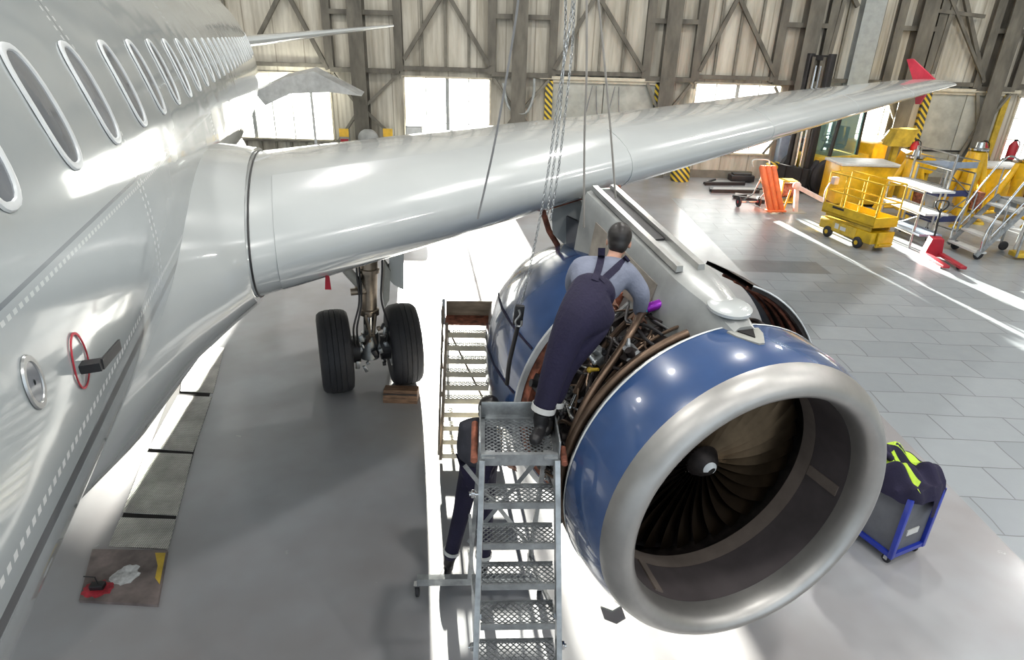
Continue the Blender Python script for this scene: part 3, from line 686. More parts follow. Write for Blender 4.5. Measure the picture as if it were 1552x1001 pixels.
dr_ = [rl(590, 372, 7.95), rl(612, 370, 7.95), rl(612, 440, 7.95), rl(597, 432, 7.95), rl(590, 424, 7.95)]
obj('gear_door', MB().prism(dr_, (.02, .5, 0)), 'wing_paint', strut)
obj('gear_door', MB().prism([rl(584, 400, 7.85), rl(592, 412, 7.85), rl(590, 455, 7.85), rl(583, 468, 7.85), rl(581, 450, 7.85)], (.015, .25, 0)), 'prim_grey', strut)
# aft flap fairings under the wing
for L_ in (4.4, 8.2):
    c = interp(TC, L_); A_ = wle(L_)+c*.75; z_ = interp(TZ, L_)-.35
    b = MB().tube([q(L_, A_-1.1, z_), q(L_, A_-.7, z_-.1), q(L_, A_, z_-.15), q(L_, A_+.9, z_-.05), q(L_, A_+1.3, z_+.02)], [.02, .13, .17, .10, .02], 14); obj('flap_track_fairing', b, 'wing_paint', PLANE)

f_ = foil(-.345, 26, th=1.0)
pts = [f_[i] for i in range(13, 40)]
ctr = sum(pts, Vector())/len(pts)
obj('wing_root_seal', MB().tube([p+(p-ctr).normalized()*.006+Vector((.002, 0, 0)) for p in pts], .006, 8), 'black', PLANE)
# ------------------------------------------------------------------ people
def skin_mesh(nodes, edges, root, sub=2):
    names = list(nodes); me = bpy.data.meshes.new('tmp'); me.from_pydata([nodes[n][0] for n in names], [(names.index(a), names.index(b)) for a, b in edges], [])
    o = bpy.data.objects.new('tmp', me); COL.objects.link(o)
    o.modifiers.new('s', 'SKIN')
    sv = me.skin_vertices[0].data
    for i, n in enumerate(names):
        r = nodes[n][1]; sv[i].radius = r if isinstance(r, tuple) else (r, r); sv[i].use_root = (n == root)
    m = o.modifiers.new('u', 'SUBSURF'); m.levels = sub; m.render_levels = sub
    dg = bpy.context.evaluated_depsgraph_get(); out = bpy.data.meshes.new_from_object(o.evaluated_get(dg))
    bpy.data.objects.remove(o); bpy.data.meshes.remove(me)
    return out
def fuse(parts, voxel=.009, smooth_it=4):
    """parts: meshes and MBs joined into one continuous surface"""
    bm = bmesh.new()
    for p in parts:
        if isinstance(p, MB):
            bmesh.ops.recalc_face_normals(p.bm, faces=p.bm.faces[:]); t = bpy.data.meshes.new('t'); p.bm.to_mesh(t); p.bm.free()
        else: t = p
        bm.from_mesh(t); bpy.data.meshes.remove(t)
    me = bpy.data.meshes.new('t'); bm.to_mesh(me); bm.free()
    o = bpy.data.objects.new('tmp', me); COL.objects.link(o)
    r = o.modifiers.new('r', 'REMESH'); r.mode = 'VOXEL'; r.voxel_size = voxel
    s = o.modifiers.new('s', 'SMOOTH'); s.iterations = smooth_it; s.factor = .5
    dg = bpy.context.evaluated_depsgraph_get(); out = bpy.data.meshes.new_from_object(o.evaluated_get(dg))
    bpy.data.objects.remove(o); bpy.data.meshes.remove(me); out.shade_smooth(); return out
def place(name, me, m, parent, label=None):
    me.materials.clear(); me.materials.append(MC[m]); o = bpy.data.objects.new(name, me); COL.objects.link(o); o.parent = parent; me.name = name
    if label: o['label'] = label
    return o
def hand(mb, wrist, d, palm_n, size=1.0, curl=.5):
    d = d.normalized(); n = (palm_n-d*palm_n.dot(d)).normalized(); s = d.cross(n)
    c = wrist+d*.05*size
    mb.tube([wrist-d*.02, wrist+d*.02*size, wrist+d*.06*size, wrist+d*.095*size], [.026*size, .034*size, .040*size, .034*size], 10)
    for k, (off, L) in enumerate(((-.030, .062), (-.010, .074), (.011, .070), (.030, .055))):
        b = wrist+d*.09*size+s*off*size
        p1 = b+d*L*.45*size+n*curl*.012; p2 = p1+(d*(1-curl)+n*curl)*L*.35*size; p3 = p2+(d*(1-curl*1.5)+n*curl*1.5).normalized()*L*.28*size
        mb.tube([b-d*.02, b, p1, p2, p3], [.010*size, .010*size, .0095*size, .0085*size, .007*size], 8)
    b = wrist+d*.03*size-s*.036*size
    mb.tube([b+s*.012, b, b+(d*.6-s*.6+n*.3)*.04*size, b+(d*1.2-s*.75+n*.6)*.05*size], [.014*size, .014*size, .011*size, .008*size], 8)
def head(mb, c, up, fw):
    """skull, jaw, nose, brow, ears round centre c"""
    up = up.normalized(); fw = (fw-up*fw.dot(up)).normalized(); sd = fw.cross(up)
    m = Matrix((sd, fw, up)).transposed().to_euler()
    mb.sph(c+up*.02, .1, (.80, .98, 1.05), 20, m); mb.sph(c-up*.055+fw*.025, .065, (.88, .95, .95), 16, m)
    mb.sph(c+fw*.105-up*.02, .017, (.8, 1.1, 1.6), 10, m); mb.sph(c+fw*.088+up*.025, .03, (1.9, .6, .5), 10, m); mb.sph(c+fw*.092-up*.062, .02, (1.4, .5, .5), 10, m)
    for s in (-1, 1): mb.sph(c+sd*s*.083-fw*.005-up*.015, .026, (.4, .75, 1.25), 10, m)
    return sd, fw, up, m
def eyes(p, c, sd, fw, up):
    for s in (-1, 1): obj('eye', MB().sph(c+fw*.086+sd*s*.032+up*.008, .011, n=10), 'black', p)
def band(a, b, r, w=.05):
    d = (b-a).normalized(); return MB().tube([a-d*w*.5, a+d*w*.5], [r, r], 20, cap=False)
# --- mechanic standing on the platform, bent over the engine
o1 = G(815, 655, 2.18); M1 = thing('person', 'mechanic in grey shirt and navy bib overalls on the platform, bent over the open engine', 'person', (o1.x, o1.y, 2.18))
def v1(px, py, y): return P(px, py, y)-M1.location
N = {'toe': v1(811, 664, 3.62), 'heel': v1(822, 645, 3.78), 'ankle': v1(820, 622, 3.755), 'knee': v1(842, 556, 3.80), 'hipL': v1(868, 486, 3.86), 'pelvis': v1(888, 482, 3.93), 'hipR': v1(905, 487, 3.98),
     'kneeR': v1(856, 554, 3.90), 'ankleR': v1(834, 622, 3.86), 'toeR': v1(826, 652, 3.74), 'waist': v1(893, 455, 4.05), 'chest': v1(908, 424, 4.22), 'neck': v1(930, 393, 4.38), 'headc': v1(938, 366, 4.46),
     'shL': v1(877, 408, 4.26), 'shR': v1(952, 416, 4.26), 'elL': v1(868, 440, 4.55), 'wrL': v1(915, 455, 4.6), 'elR': v1(974, 447, 4.20), 'wrR': v1(968, 478, 4.30)}
N['toe'].z = .045; N['heel'].z = .05; N['ankle'].z = .13; N['ankleR'].z = .13; N['toeR'].z = .04
body_e = [('pelvis', 'waist'), ('waist', 'chest'), ('chest', 'neck'), ('chest', 'shL'), ('chest', 'shR'), ('shL', 'elL'), ('elL', 'wrL'), ('shR', 'elR'), ('elR', 'wrR'), ('pelvis', 'hipL'), ('pelvis', 'hipR'), ('hipL', 'knee'), ('knee', 'ankle'), ('hipR', 'kneeR'), ('kneeR', 'ankleR'), ('neck', 'headc')]
R_ = {'pelvis': .11, 'waist': .10, 'chest': .115, 'neck': .052, 'headc': .06, 'shL': .055, 'shR': .055, 'elL': .045, 'elR': .045, 'wrL': .03, 'wrR': .03, 'hipL': .10, 'hipR': .10, 'knee': .06, 'kneeR': .06, 'ankle': .042, 'ankleR': .042}
def figure(N, body_e, R_, thg, hands, face_up, face_fw, pal):
    ex = MB(); sd, fw, up, rot = head(ex, N['headc'], face_up, face_fw)
    for w_, e_, n_ in hands: hand(ex, N[w_], N[w_]-N[e_], n_)
    place('body', fuse([skin_mesh({k: (N[k], R_[k]) for k in R_}, body_e, 'pelvis'), ex], .008, 3), 'skin', thg)
    return sd, fw, up, rot
sd, fw, up, rot = figure(N, body_e, R_, M1, [('wrL', 'elL', Vector((0, 0, -1))), ('wrR', 'elR', Vector((0, 0, -1)))], Vector((.12, .35, 1)), Vector((.25, 1, -.35)), None)
eyes(M1, N['headc'], sd, fw, up)
hm = MB(); hm.sph(N['headc']+up*.035-fw*.012, .108, (.84, .98, .98), 22, rot); hm.sph(N['headc']-fw*.04-up*.02, .085, (.9, .8, .9), 18, rot); place('hair', fuse([hm], .008, 2), 'hair', M1)
shirt_n = {k: (N[k], r) for k, r in {'waist': .150, 'chest': .172, 'shL': .095, 'shR': .095, 'elL': .072, 'elR': .072, 'wrL': .050, 'wrR': .050}.items()}
shirt_n['collar'] = (N['chest'].lerp(N['neck'], .78), .075)
cl = fuse([skin_mesh(shirt_n, [('waist', 'chest'), ('chest', 'collar'), ('chest', 'shL'), ('chest', 'shR'), ('shL', 'elL'), ('elL', 'wrL'), ('shR', 'elR'), ('elR', 'wrR')], 'chest')], .010, 3); place('shirt', cl, 'shirt', M1)
ov = {'pelvis': (N['pelvis'], .185), 'waist': (N['waist'], .182), 'bib': (N['waist'].lerp(N['chest'], .93), .181), 'hipL': (N['hipL'], .145), 'hipR': (N['hipR'], .145), 'thL': (N['hipL'].lerp(N['knee'], .5), .118), 'knee': (N['knee'], .098), 'cuff': (N['knee'].lerp(N['ankle'], .93), .080), 'kneeR': (N['kneeR'], .09), 'cuffR': (N['kneeR'].lerp(N['ankleR'], .9), .075)}
cl = fuse([skin_mesh(ov, [('pelvis', 'waist'), ('waist', 'bib'), ('pelvis', 'hipL'), ('pelvis', 'hipR'), ('hipL', 'thL'), ('thL', 'knee'), ('knee', 'cuff'), ('hipR', 'kneeR'), ('kneeR', 'cuffR')], 'pelvis')], .010, 3); ovo = place('overalls', cl, 'navy', M1)
# back panel and straps laid on the shirt
from mathutils.bvhtree import BVHTree
def drape_on(objs, pts_from, camdir, off):
    bm = bmesh.new()
    for o_ in objs: bm.from_mesh(o_.data)
    bv = BVHTree.FromBMesh(bm); out = []
    for p in pts_from:
        h = bv.ray_cast(p-camdir*1.0, camdir)
        out.append((h[0] if h[0] else p)-camdir*off)
    bm.free(); return out
shirt_o = [c for c in M1.children if c.name.startswith('shirt')][0]
def strap(pix, y, w_, name='strap'):
    cd_ = (P(pix[0][0], pix[0][1], y)-CAM).normalized(); n = 14; L_, R2 = [], []
    pts = [P(px, py, y)-M1.location for px, py in pix]; pts = smooth(pts, 7)
    mid = drape_on([shirt_o, ovo], pts, cd_, .006); b = MB(); rings = []
    for i, p in enumerate(mid):
        t = (mid[min(i+1, len(mid)-1)]-mid[max(i-1, 0)]).normalized(); s_ = t.cross(cd_).normalized()*w_*.5
        rings.append([p-s_-cd_*.003, p+s_-cd_*.003, p+s_+cd_*.012, p-s_+cd_*.012])
    b.loft(rings); obj(name, b, 'navy', M1)
strap([(912, 376), (911, 392), (907, 408), (902, 422)], 4.25, .05)
strap([(952, 391), (940, 401), (928, 412), (915, 424)], 4.25, .05)
bt = MB(); bt.tube([N['heel']+Vector((0, .03, -.005)), N['heel'], N['heel'].lerp(N['toe'], .5), N['toe'], N['toe']+(N['toe']-N['heel'])*.22], [.035, .045, .047, .045, .025], 12); bt.tube([N['heel'].lerp(N['toe'], .2)+Vector((0, 0, .0)), N['ankle'], N['ankle'].lerp(N['knee'], .12)], [.048, .055, .058], 12); place('boot', fuse([bt], .008, 2), 'boot', M1)
h_ = N['ankleR']+Vector((.01, .03, 0)); h_.z = .045
bt = MB(); bt.tube([h_, h_.lerp(N['toeR'], .5), N['toeR'], N['toeR']+(N['toeR']-h_)*.2], [.044, .046, .044, .025], 12); bt.tube([h_, N['ankleR'], N['ankleR'].lerp(N['kneeR'], .12)], [.045, .053, .056], 12); place('boot', fuse([bt], .008, 2), 'boot', M1)
obj('reflective_band', band(N['kneeR'].lerp(N['ankleR'], .78), N['ankleR'], .083, .042), 'reflective', M1, solid=.004)
a_ = N['knee'].lerp(N['ankle'], .78); obj('reflective_band', band(a_, N['ankle'], .087, .042), 'reflective', M1, solid=.004)
# --- second mechanic standing on the floor behind the ladder
o2 = G(705, 868); M2 = thing('person', 'mechanic in dark work clothes standing on the floor behind the ladder platform, legs visible', 'person', (o2.x, o2.y, 0))
def v2(px, py, y): return P(px, py, y)-M2.location
N = {'ankle': v2(680, 852, 4.58), 'toe': v2(670, 870, 4.45), 'knee': v2(700, 775, 4.60), 'hipL': v2(712, 716, 4.60), 'pelvis': v2(724, 712, 4.62), 'hipR': v2(738, 716, 4.60), 'kneeR': v2(735, 785, 4.60), 'ankleR': v2(732, 868, 4.55), 'toeR': v2(730, 884, 4.42),
     'waist': v2(722, 686, 4.62), 'chest': v2(722, 652, 4.62), 'neck': v2(734, 637, 4.63), 'headc': v2(742, 622, 4.64), 'shL': v2(705, 650, 4.60), 'shR': v2(742, 652, 4.64), 'elL': v2(702, 690, 4.55), 'wrL': v2(724, 700, 4.78), 'elR': v2(752, 692, 4.66), 'wrR': v2(770, 702, 4.78)}
N['toe'].z = .04; N['toeR'].z = .04; N['ankle'].z = .12; N['ankleR'].z = .12
sd, fw, up, rot = figure(N, body_e, R_ | {'headc': .055, 'hipL': .08, 'hipR': .08, 'pelvis': .10, 'waist': .095, 'chest': .105, 'shL': .05, 'shR': .05}, M2, [('wrL', 'elL', Vector((0, 0, -1))), ('wrR', 'elR', Vector((0, 0, -1)))], Vector((.05, .1, 1)), Vector((.6, 1, -.2)), None)
eyes(M2, N['headc'], sd, fw, up)
hm = MB(); hm.sph(N['headc']+up*.035-fw*.012, .108, (.84, .98, .98), 22, rot); hm.sph(N['headc']-fw*.04-up*.02, .085, (.9, .8, .9), 18, rot); place('hair', fuse([hm], .008, 2), 'hair', M2)
mat('dark_jacket', (.06, .06, .075), .85, bump=.2, bscale=60)
sn = {k: (N[k], r) for k, r in {'waist': .135, 'chest': .15, 'shL': .085, 'shR': .085, 'elL': .065, 'elR': .065, 'wrL': .046, 'wrR': .046}.items()}; sn['collar'] = (N['chest'].lerp(N['neck'], .7), .07); sn['hem'] = (N['pelvis'].lerp(N['waist'], .2), .14)
place('jacket', fuse([skin_mesh(sn, [('hem', 'waist'), ('waist', 'chest'), ('chest', 'collar'), ('chest', 'shL'), ('chest', 'shR'), ('shL', 'elL'), ('elL', 'wrL'), ('shR', 'elR'), ('elR', 'wrR')], 'chest')], .010, 3), 'dark_jacket', M2)
tn_ = {'pelvis': (N['pelvis'], .15), 'hipL': (N['hipL'], .115), 'hipR': (N['hipR'], .115), 'knee': (N['knee'], .085), 'kneeR': (N['kneeR'], .085), 'cuff': (N['knee'].lerp(N['ankle'], .95), .072), 'cuffR': (N['kneeR'].lerp(N['ankleR'], .95), .072)}
place('trousers', fuse([skin_mesh(tn_, [('pelvis', 'hipL'), ('pelvis', 'hipR'), ('hipL', 'knee'), ('hipR', 'kneeR'), ('knee', 'cuff'), ('kneeR', 'cuffR')], 'pelvis')], .010, 3), 'navy', M2)
for s in ('', 'R'):
    A_, T_, K_ = N['ankle'+s], N['toe'+s], N['knee'+s]; h = A_+Vector((0, .03, 0)); h.z = .045
    place('boot', fuse([MB().tube([h+Vector((0, .03, 0)), h, h.lerp(T_, .5), T_, T_+(T_-h)*.2], [.035, .045, .047, .044, .025], 12).tube([h, A_, A_.lerp(K_, .12)], [.045, .052, .055], 12)], .008, 2), 'boot', M2)
    obj('reflective_band', band(K_.lerp(A_, .75), A_, .080, .04), 'reflective', M2, solid=.004)
# ------------------------------------------------------------------ ladders
def grating(b, x0, x1, y0, y1, z, px=.042, py=.020, w=.005, h=.008):
    """expanded metal: zigzag strands"""
    ny = max(2, int((y1-y0)/py)); nx = max(2, int((x1-x0)/px))
    dx, dy = (x1-x0)/nx, (y1-y0)/ny
    for j in range(ny+1):
        y = y0+dy*j; pts = []
        for i in range(nx*2+1):
            s = 1 if ((i+j) % 2) else -1
            pts.append(Vector((x0+dx*.5*i, min(y1, max(y0, y+s*dy*.42)), z)))
        for a, c in zip(pts, pts[1:]): b.bar(a, c, w, h)
    return b
fl, fr_ = G(729, 690, 2.18), G(846, 690, 2.18)
LX = (fl.x+fr_.x)/2; LWd = fr_.x-fl.x; LD = .47; HZ = 2.18
LAD = thing('platform_ladder', 'grey steel mesh-tread ladder with small toe-boarded platform in front of the engine', 'ladder', (LX, fl.y, 0), math.radians(3))
hw = LWd/2
gb = grating(MB(), -hw+.03, hw-.03, .04, LD, HZ-.012); obj('platform_grating', gb, 'galv', LAD)
b = MB().box((0, .01, HZ-.03), (2*hw, .03, .09)).box((-hw+.012, LD/2, HZ-.03), (.03, LD, .07)).box((hw-.012, LD/2, HZ-.03), (.03, LD, .07)).box((0, LD, HZ-.03), (2*hw, .03, .07))
b.box((-hw+.05, .02, HZ-.006), (.09, .09, .012)).box((hw-.05, .02, HZ-.006), (.09, .09, .012))
obj('platform_frame', b, 'galv', LAD)
for nm, c, d in (('toe_board', (0, LD+.012, HZ+.055), (2*hw, .012, .15)), ('toe_board', (-hw-.008, LD*.5, HZ+.045), (.012, LD, .13)), ('toe_board', (hw+.008, LD*.5, HZ+.045), (.012, LD, .13))):
    obj(nm, MB().box(c, d, bev=.003), 'galv', LAD)
obj('rusty_tube', MB().tube([(-hw-.045, -.03, HZ-.015), (-hw-.045, LD*.75, HZ+.03)], .024, 14), 'rust', LAD, label='orange rusted tube along the platform side')
obj('rusty_tube', MB().tube([(hw+.04, -.05, HZ-.03), (hw+.04, LD*.2, HZ+.0)], .022, 14), 'rust', LAD, label='orange rusted tube along the platform side')
slope = math.radians(69)
def rail(z, s, x): return Vector((x, -(HZ-z)/math.tan(slope), z))
bw = hw+.045
for s in (-1, 1):
    obj('side_rail', MB().bar((s*(hw-.01), -.01, HZ-.02), (s*bw, -(HZ)/math.tan(slope), .02), .035, .075), 'galv', LAD)
zt = HZ-.02-.26; k = 0
while zt > .1:
    yy = -(HZ-zt)/math.tan(slope); w_ = lerp(hw-.03, bw-.025, (HZ-zt)/HZ)
    b = grating(MB(), -w_, w_, yy-.02, yy+.15, zt, .04, .021); t_ = obj('tread', b, 'galv', LAD)
    obj('tread_nosing', MB().box((0, yy-.035, zt-.018), (2*w_, .012, .05)).box((0, yy+.16, zt-.01), (2*w_, .012, .035)), 'galv', t_)
    zt -= .26
base_y = .78; BZ = .16
def lp(px, py, y): return Matrix.Rotation(-math.radians(3), 4, 'Z') @ (P(px, py, y)-LAD.location)
cl_, cr_ = lp(632, 880, 4.28), lp(818, 878, 4.28)
for s, c in ((-1, cl_), (1, cr_)):
    obj('rear_leg', MB().bar((s*(hw-.01), LD, HZ-.04), ((-.36 if s < 0 else .16), c.y, .20), .034, .05), 'galv', LAD)
ob = MB().box(((cl_.x+cr_.x)/2, cl_.y, .20), (cr_.x-cl_.x, .06, .08)); obj('outrigger', ob, 'galv', LAD)
for c in (cl_, cr_, Vector((-bw, -HZ/math.tan(slope)+.12, 0)), Vector((bw, -HZ/math.tan(slope)+.12, 0))):
    w_ = MB().lathe([(-.016, .02), (-.018, .05), (-.012, .062), (.012, .062), (.018, .05), (.016, .02)], (c.x, c.y+.02, .062), (1, 0, 0), 22)
    wo_ = obj('caster', w_, 'black_rubber', LAD); obj('caster_fork', MB().box((c.x-.024, c.y+.01, .10), (.006, .05, .10)).box((c.x+.024, c.y+.01, .10), (.006, .05, .10)).box((c.x, c.y, .155), (.06, .06, .012)), 'chrome', wo_)
for a, c in (((-hw, -.40, 1.15), (-.36, cl_.y, .55)), ((hw, -.40, 1.15), (.17, cr_.y, .55)), ((-hw-.01, -.62, .5), (-.35, cl_.y-.05, 1.0)), ((-.38, LD, 1.75), (.14, cr_.y-.05, .75)), ((hw-.06, LD, 1.85), (-.36, cl_.y-.05, .7))):
    obj('brace', MB().bar(a, c, .024, .034), 'galv', LAD)
for s, z in ((-1, HZ-.24), (-1, .95), (1, .95)):
    y_ = -(HZ-z)/math.tan(slope); b = MB().cyl((s*(hw+.01), y_, z), (s*(hw+.075), y_, z), .014, n=12); b.box((s*(hw+.05), y_, z), (.03, .04, .05), bev=.008); obj('locking_pin', b, 'chrome', LAD)
# rear stairway, further back
rb, rt_ = G(668, 700), G(700, 490, 1.42)
ST = thing('stair_ladder', 'taller narrow grey stairway with wooden-backed landing between the wheels and the blue engine', 'ladder', (rb.x+.36, rb.y, 0), math.radians(2))
sw_ = .36; run = rt_.y-rb.y; hz = 1.42
for s in (-1, 1):
    obj('stringer', MB().bar((s*sw_, 0, .03), (s*sw_*.92, run, hz), .035, .075), 'bronze', ST)
    obj('handrail', MB().tube(smooth([(s*(sw_+.02), -.02, .12), (s*(sw_+.02), .25, .55), (s*(sw_+.02), run-.05, hz+.10), (s*(sw_+.02), run+.04, hz+.30)]), .014, 8), 'bronze', ST)
    for k in range(5): obj('baluster', MB().cyl((s*(sw_+.01), run*k/5+.08, hz*k/5+.08), (s*(sw_+.02), run*k/5+.03, hz*k/5+.24), .009, n=8), 'bronze', ST)
    obj('rear_post', MB().bar((s*sw_, run+.35, .02), (s*sw_*.95, run+.2, hz), .035, .035), 'galv', ST)
for k in range(10):
    t = (k+.6)/10.4; b = grating(MB(), -sw_+.02, sw_-.02, run*t-.01, run*t+.11, hz*t, .05, .022, .006); t_ = obj('tread', b, 'prim_grey', ST); obj('tread_nosing', MB().box((0, run*t-.02, hz*t-.015), (2*sw_-.04, .012, .07)), 'cream_rail', t_)
obj('landing', MB().box((0, run+.12, hz-.01), (2*sw_, .26, .03)), 'rust', ST); obj('landing_back', MB().box((0, run+.26, hz+.10), (2*sw_, .025, .20)), 'plywood', ST)
obj('stair_post', MB().box((-sw_-.01, run+.04, hz+.14), (.035, .05, .34)), 'galv', ST); obj('landing_side', MB().box((-sw_-.04, run+.10, hz+.08), (.012, .2, .18)), 'galv', ST)
obj('brace', MB().bar((-sw_+.05, run+.02, hz-.12), (sw_-.1, run*.5, .35), .016, .02), 'bronze', ST)
# ------------------------------------------------------------------ tool cart with a work jacket on it
cA, cB, cC = G(1345, 858), G(1392, 838), G(1297, 820)
ux = (cB-cA).normalized(); ang = math.atan2(ux.y, ux.x)
cw = (cB-cA).length; dpt = .62; hc = .82
CT = thing('tool_cart', 'grey tool cart with bright blue corner posts on the floor right of the engine inlet', 'cart', ((cA.x+cB.x)/2, (cA.y+cB.y)/2, 0), ang)
obj('cabinet', MB().box((0, dpt/2, .12+(hc-.12)/2), (cw-.03, dpt-.03, hc-.12), bev=.01), 'grey_panel', CT)
for x in (-cw/2, cw/2):
    for y in (0, dpt): obj('corner_post', MB().box((x, y, .10+(hc-.08)/2), (.05, .05, hc-.08), bev=.008), 'blue_paint', CT)
for z in (.13, hc):
    b = MB().box((0, 0, z), (cw, .035, .05)).box((0, dpt, z), (cw, .035, .05)).box((-cw/2, dpt/2, z), (.035, dpt, .05)).box((cw/2, dpt/2, z), (.035, dpt, .05)); obj('frame', b, 'blue_paint', CT)
obj('white_plate', MB().box((.0, -.018+.028, .36), (.17, .012, .07)), 'reflective', CT)
for x in (-cw/2+.03, cw/2-.03):
    for y in (.05, dpt-.05):
        wh = obj('caster', MB().lathe([(-.014, .01), (-.016, .036), (-.010, .045), (.010, .045), (.016, .036), (.014, .01)], (x, y, .045), (1, 0, 0), 20), 'black_rubber', CT); obj('caster_fork', MB().box((x-.021, y, .075), (.005, .04, .07)).box((x+.021, y, .075), (.005, .04, .07)).box((x, y, .11), (.055, .05, .012)), 'chrome', wh)
random.seed(21)
def cloth_pile(cx, cy, w_, d_, h_, drop, seed, mt):
    ph = [random.uniform(0, 6) for _ in range(6)]
    def fn(u, v):
        x = (u-.5)*2; y = (v-.5)*2; r = max(abs(x), abs(y)); f_ = 1-.22*(abs(x*y))**1.5
        hz_ = h_*(.55+.25*math.sin(5*x+ph[0])*math.cos(4*y+ph[1])+.25*math.sin(8*y+ph[2]+2*x)+.14*math.sin(13*x+ph[3]))
        z = hc+.05+max(.01, hz_*(1-r**4)); sx, sy = x*w_/2, y*d_/2
        if r > .80:
            k = (r-.80)/.20; z = hc+.06-k*drop(x, y)+.012*math.sin(9*x+ph[4])+.01*math.sin(11*y)
            sx = x/r*w_/2*(.86+.04*math.sin(7*y+ph[5]))+x*.01*k; sy = y/r*d_/2*(.86+.04*math.sin(8*x))+y*.01*k
            if abs(x) < r: sx = x*w_/2*.95
            if abs(y) < r: sy = y*d_/2*.95
        return Vector((cx+sx*f_, cy+sy*f_, z))
    return MB().grid(fn, 36, 36)
JK = thing('jacket', 'crumpled navy work jacket with lime yellow stripes heaped on the tool cart', 'jacket', CT.location+Vector((0, 0, hc)), ang)
b = cloth_pile(.0, dpt/2, cw*1.5, dpt*1.42, .22, lambda x, y: .30 if (y < -.5 and x > 0) else .10, 3, 'navy')
for v in b.bm.verts: v.co.z -= hc
obj('fabric', b, 'navy', JK)
jb = [c for c in JK.children][0]
bm_ = bmesh.new(); bm_.from_mesh(jb.data); JB = BVHTree.FromBMesh(bm_); bm_.free()
def stripe(pts, w_):
    pts = smooth([Vector((x, y, 0)) for x, y in pts], 8); b = MB(); rings = []
    for i, p in enumerate(pts):
        t = (pts[min(i+1, len(pts)-1)]-pts[max(i-1, 0)]).normalized(); s_ = Vector((-t.y, t.x, 0))*w_/2; r = []
        for sg in (-1, -.3, .3, 1):
            q_ = p+s_*sg; h = JB.ray_cast(Vector((q_.x, q_.y, 2)), Vector((0, 0, -1))); r.append((h[0] if h[0] else q_)+Vector((0, 0, .006)))
        rings.append(r)
    b.loft(rings, closed=False, cap=False); obj('lime_stripe', b, 'lime', JK, solid=.004)
stripe([(-.10, .05), (-.13, .2), (-.06, .34), (-.1, .5)], .075); stripe([(.05, .60), (.14, .5), (.20, .36), (.16, .22)], .12); stripe([(-.02, .36), (.06, .28), (.02, .45)], .06); stripe([(-.2, .6), (-.1, .62), (.02, .63)], .07)
obj('sleeve', MB().tube(smooth([(-.17, .58, .07), (-.19, .50, .18), (-.12, .44, .22), (-.05, .40, .17)]), .035, 10), 'navy', JK); obj('grey_cuff', MB().tube([(-.20, .46, .10), (-.12, .47, .12)], .04, 10), 'reflective', JK)
# ------------------------------------------------------------------ hoist chains and ropes
def chain(pts, name, label, pitch=.026, r=.0032, group='hoist chains hanging before the wing'):
    pts = smooth(pts, 10); T = [0]
    for a, c in zip(pts, pts[1:]): T.append(T[-1]+(c-a).length)
    b = MB(); n = int(T[-1]/pitch); j = 0
    for i in range(n):
        d_ = (i+.5)*pitch
        while T[j+1] < d_: j += 1
        t = (d_-T[j])/(T[j+1]-T[j]); p = pts[j].lerp(pts[j+1], t); dr = (pts[j+1]-pts[j]).normalized()
        s_ = dr.orthogonal().normalized(); s_ = s_ if i % 2 else dr.cross(s_)
        nrm = dr.cross(s_); b.torus(p, pitch*.30, r, nrm, 10, 5, 2.0, dr)
    return tag(obj(name, b, 'steel'), label, 'chain', group)
chain([P(870, -60, 4.1), P(866, 20, 4.1), P(846, 150, 4.15), P(826, 290, 4.25), P(800, 420, 4.4), P(789, 462, 4.42)], 'hoist_chain', 'long hoist chain running down to the black hook on the blue cowling')
chain([P(858, -60, 4.3), P(856, 60, 4.3), P(848, 180, 4.3), P(838, 260, 4.35), P(829, 330, 4.4)], 'hoist_chain', 'middle hoist chain ending by the strut, left of the third')
chain([P(872, -60, 4.4), P(868, 60, 4.4), P(859, 150, 4.4), P(846, 260, 4.45), P(834, 335, 4.5)], 'hoist_chain', 'rightmost of the hoist chains hanging before the wing')
hk = P(786, 478, 4.42); HK = thing('hoist_hook', 'black hook block with pale hook on the side of the rear blue cowling', 'hook', hk)
obj('block', MB().box((0, .0, 0), (.075, .05, .17), (0, .1, 0), .015), 'black', HK)
obj('hook', MB().tube(smooth([(.0, -.035, .06), (.01, -.04, .02), (-.02, -.04, -.03), (-.012, -.04, -.07), (.02, -.04, -.07), (.025, -.04, -.03)]), .009, 8), 'steel', HK)
obj('strap', MB().tube(smooth([(0, 0, -.08), (-.03, .02, -.25), (-.06, .02, -.42), (-.075, .02, -.62)]), [.018]*19, 8), 'dark_metal', HK)
def rope(pts, label, m='rope', r=.008): return tag(obj('hoist_rope', MB().tube(smooth(pts), r, 8), m), label, 'rope', 'lifting ropes hanging before the wing')
rope([P(788, -60, 4.1), P(783, 20, 4.1), P(752, 205, 4.15), P(724, 332, 4.2)], 'dark rope crossing the wing left of the chains', 'cable_grey', .007)
rope([P(889, -60, 4.8), P(889, 110, 4.8), P(886, 200, 4.85), P(885, 345, 4.95)], 'straight thin pale rope right of the hoist chains')
rope([P(900, -60, 4.85), P(908, 10, 4.85), P(924, 180, 4.9), P(933, 300, 4.95)], 'rightmost pale rope reaching the top of the pylon')
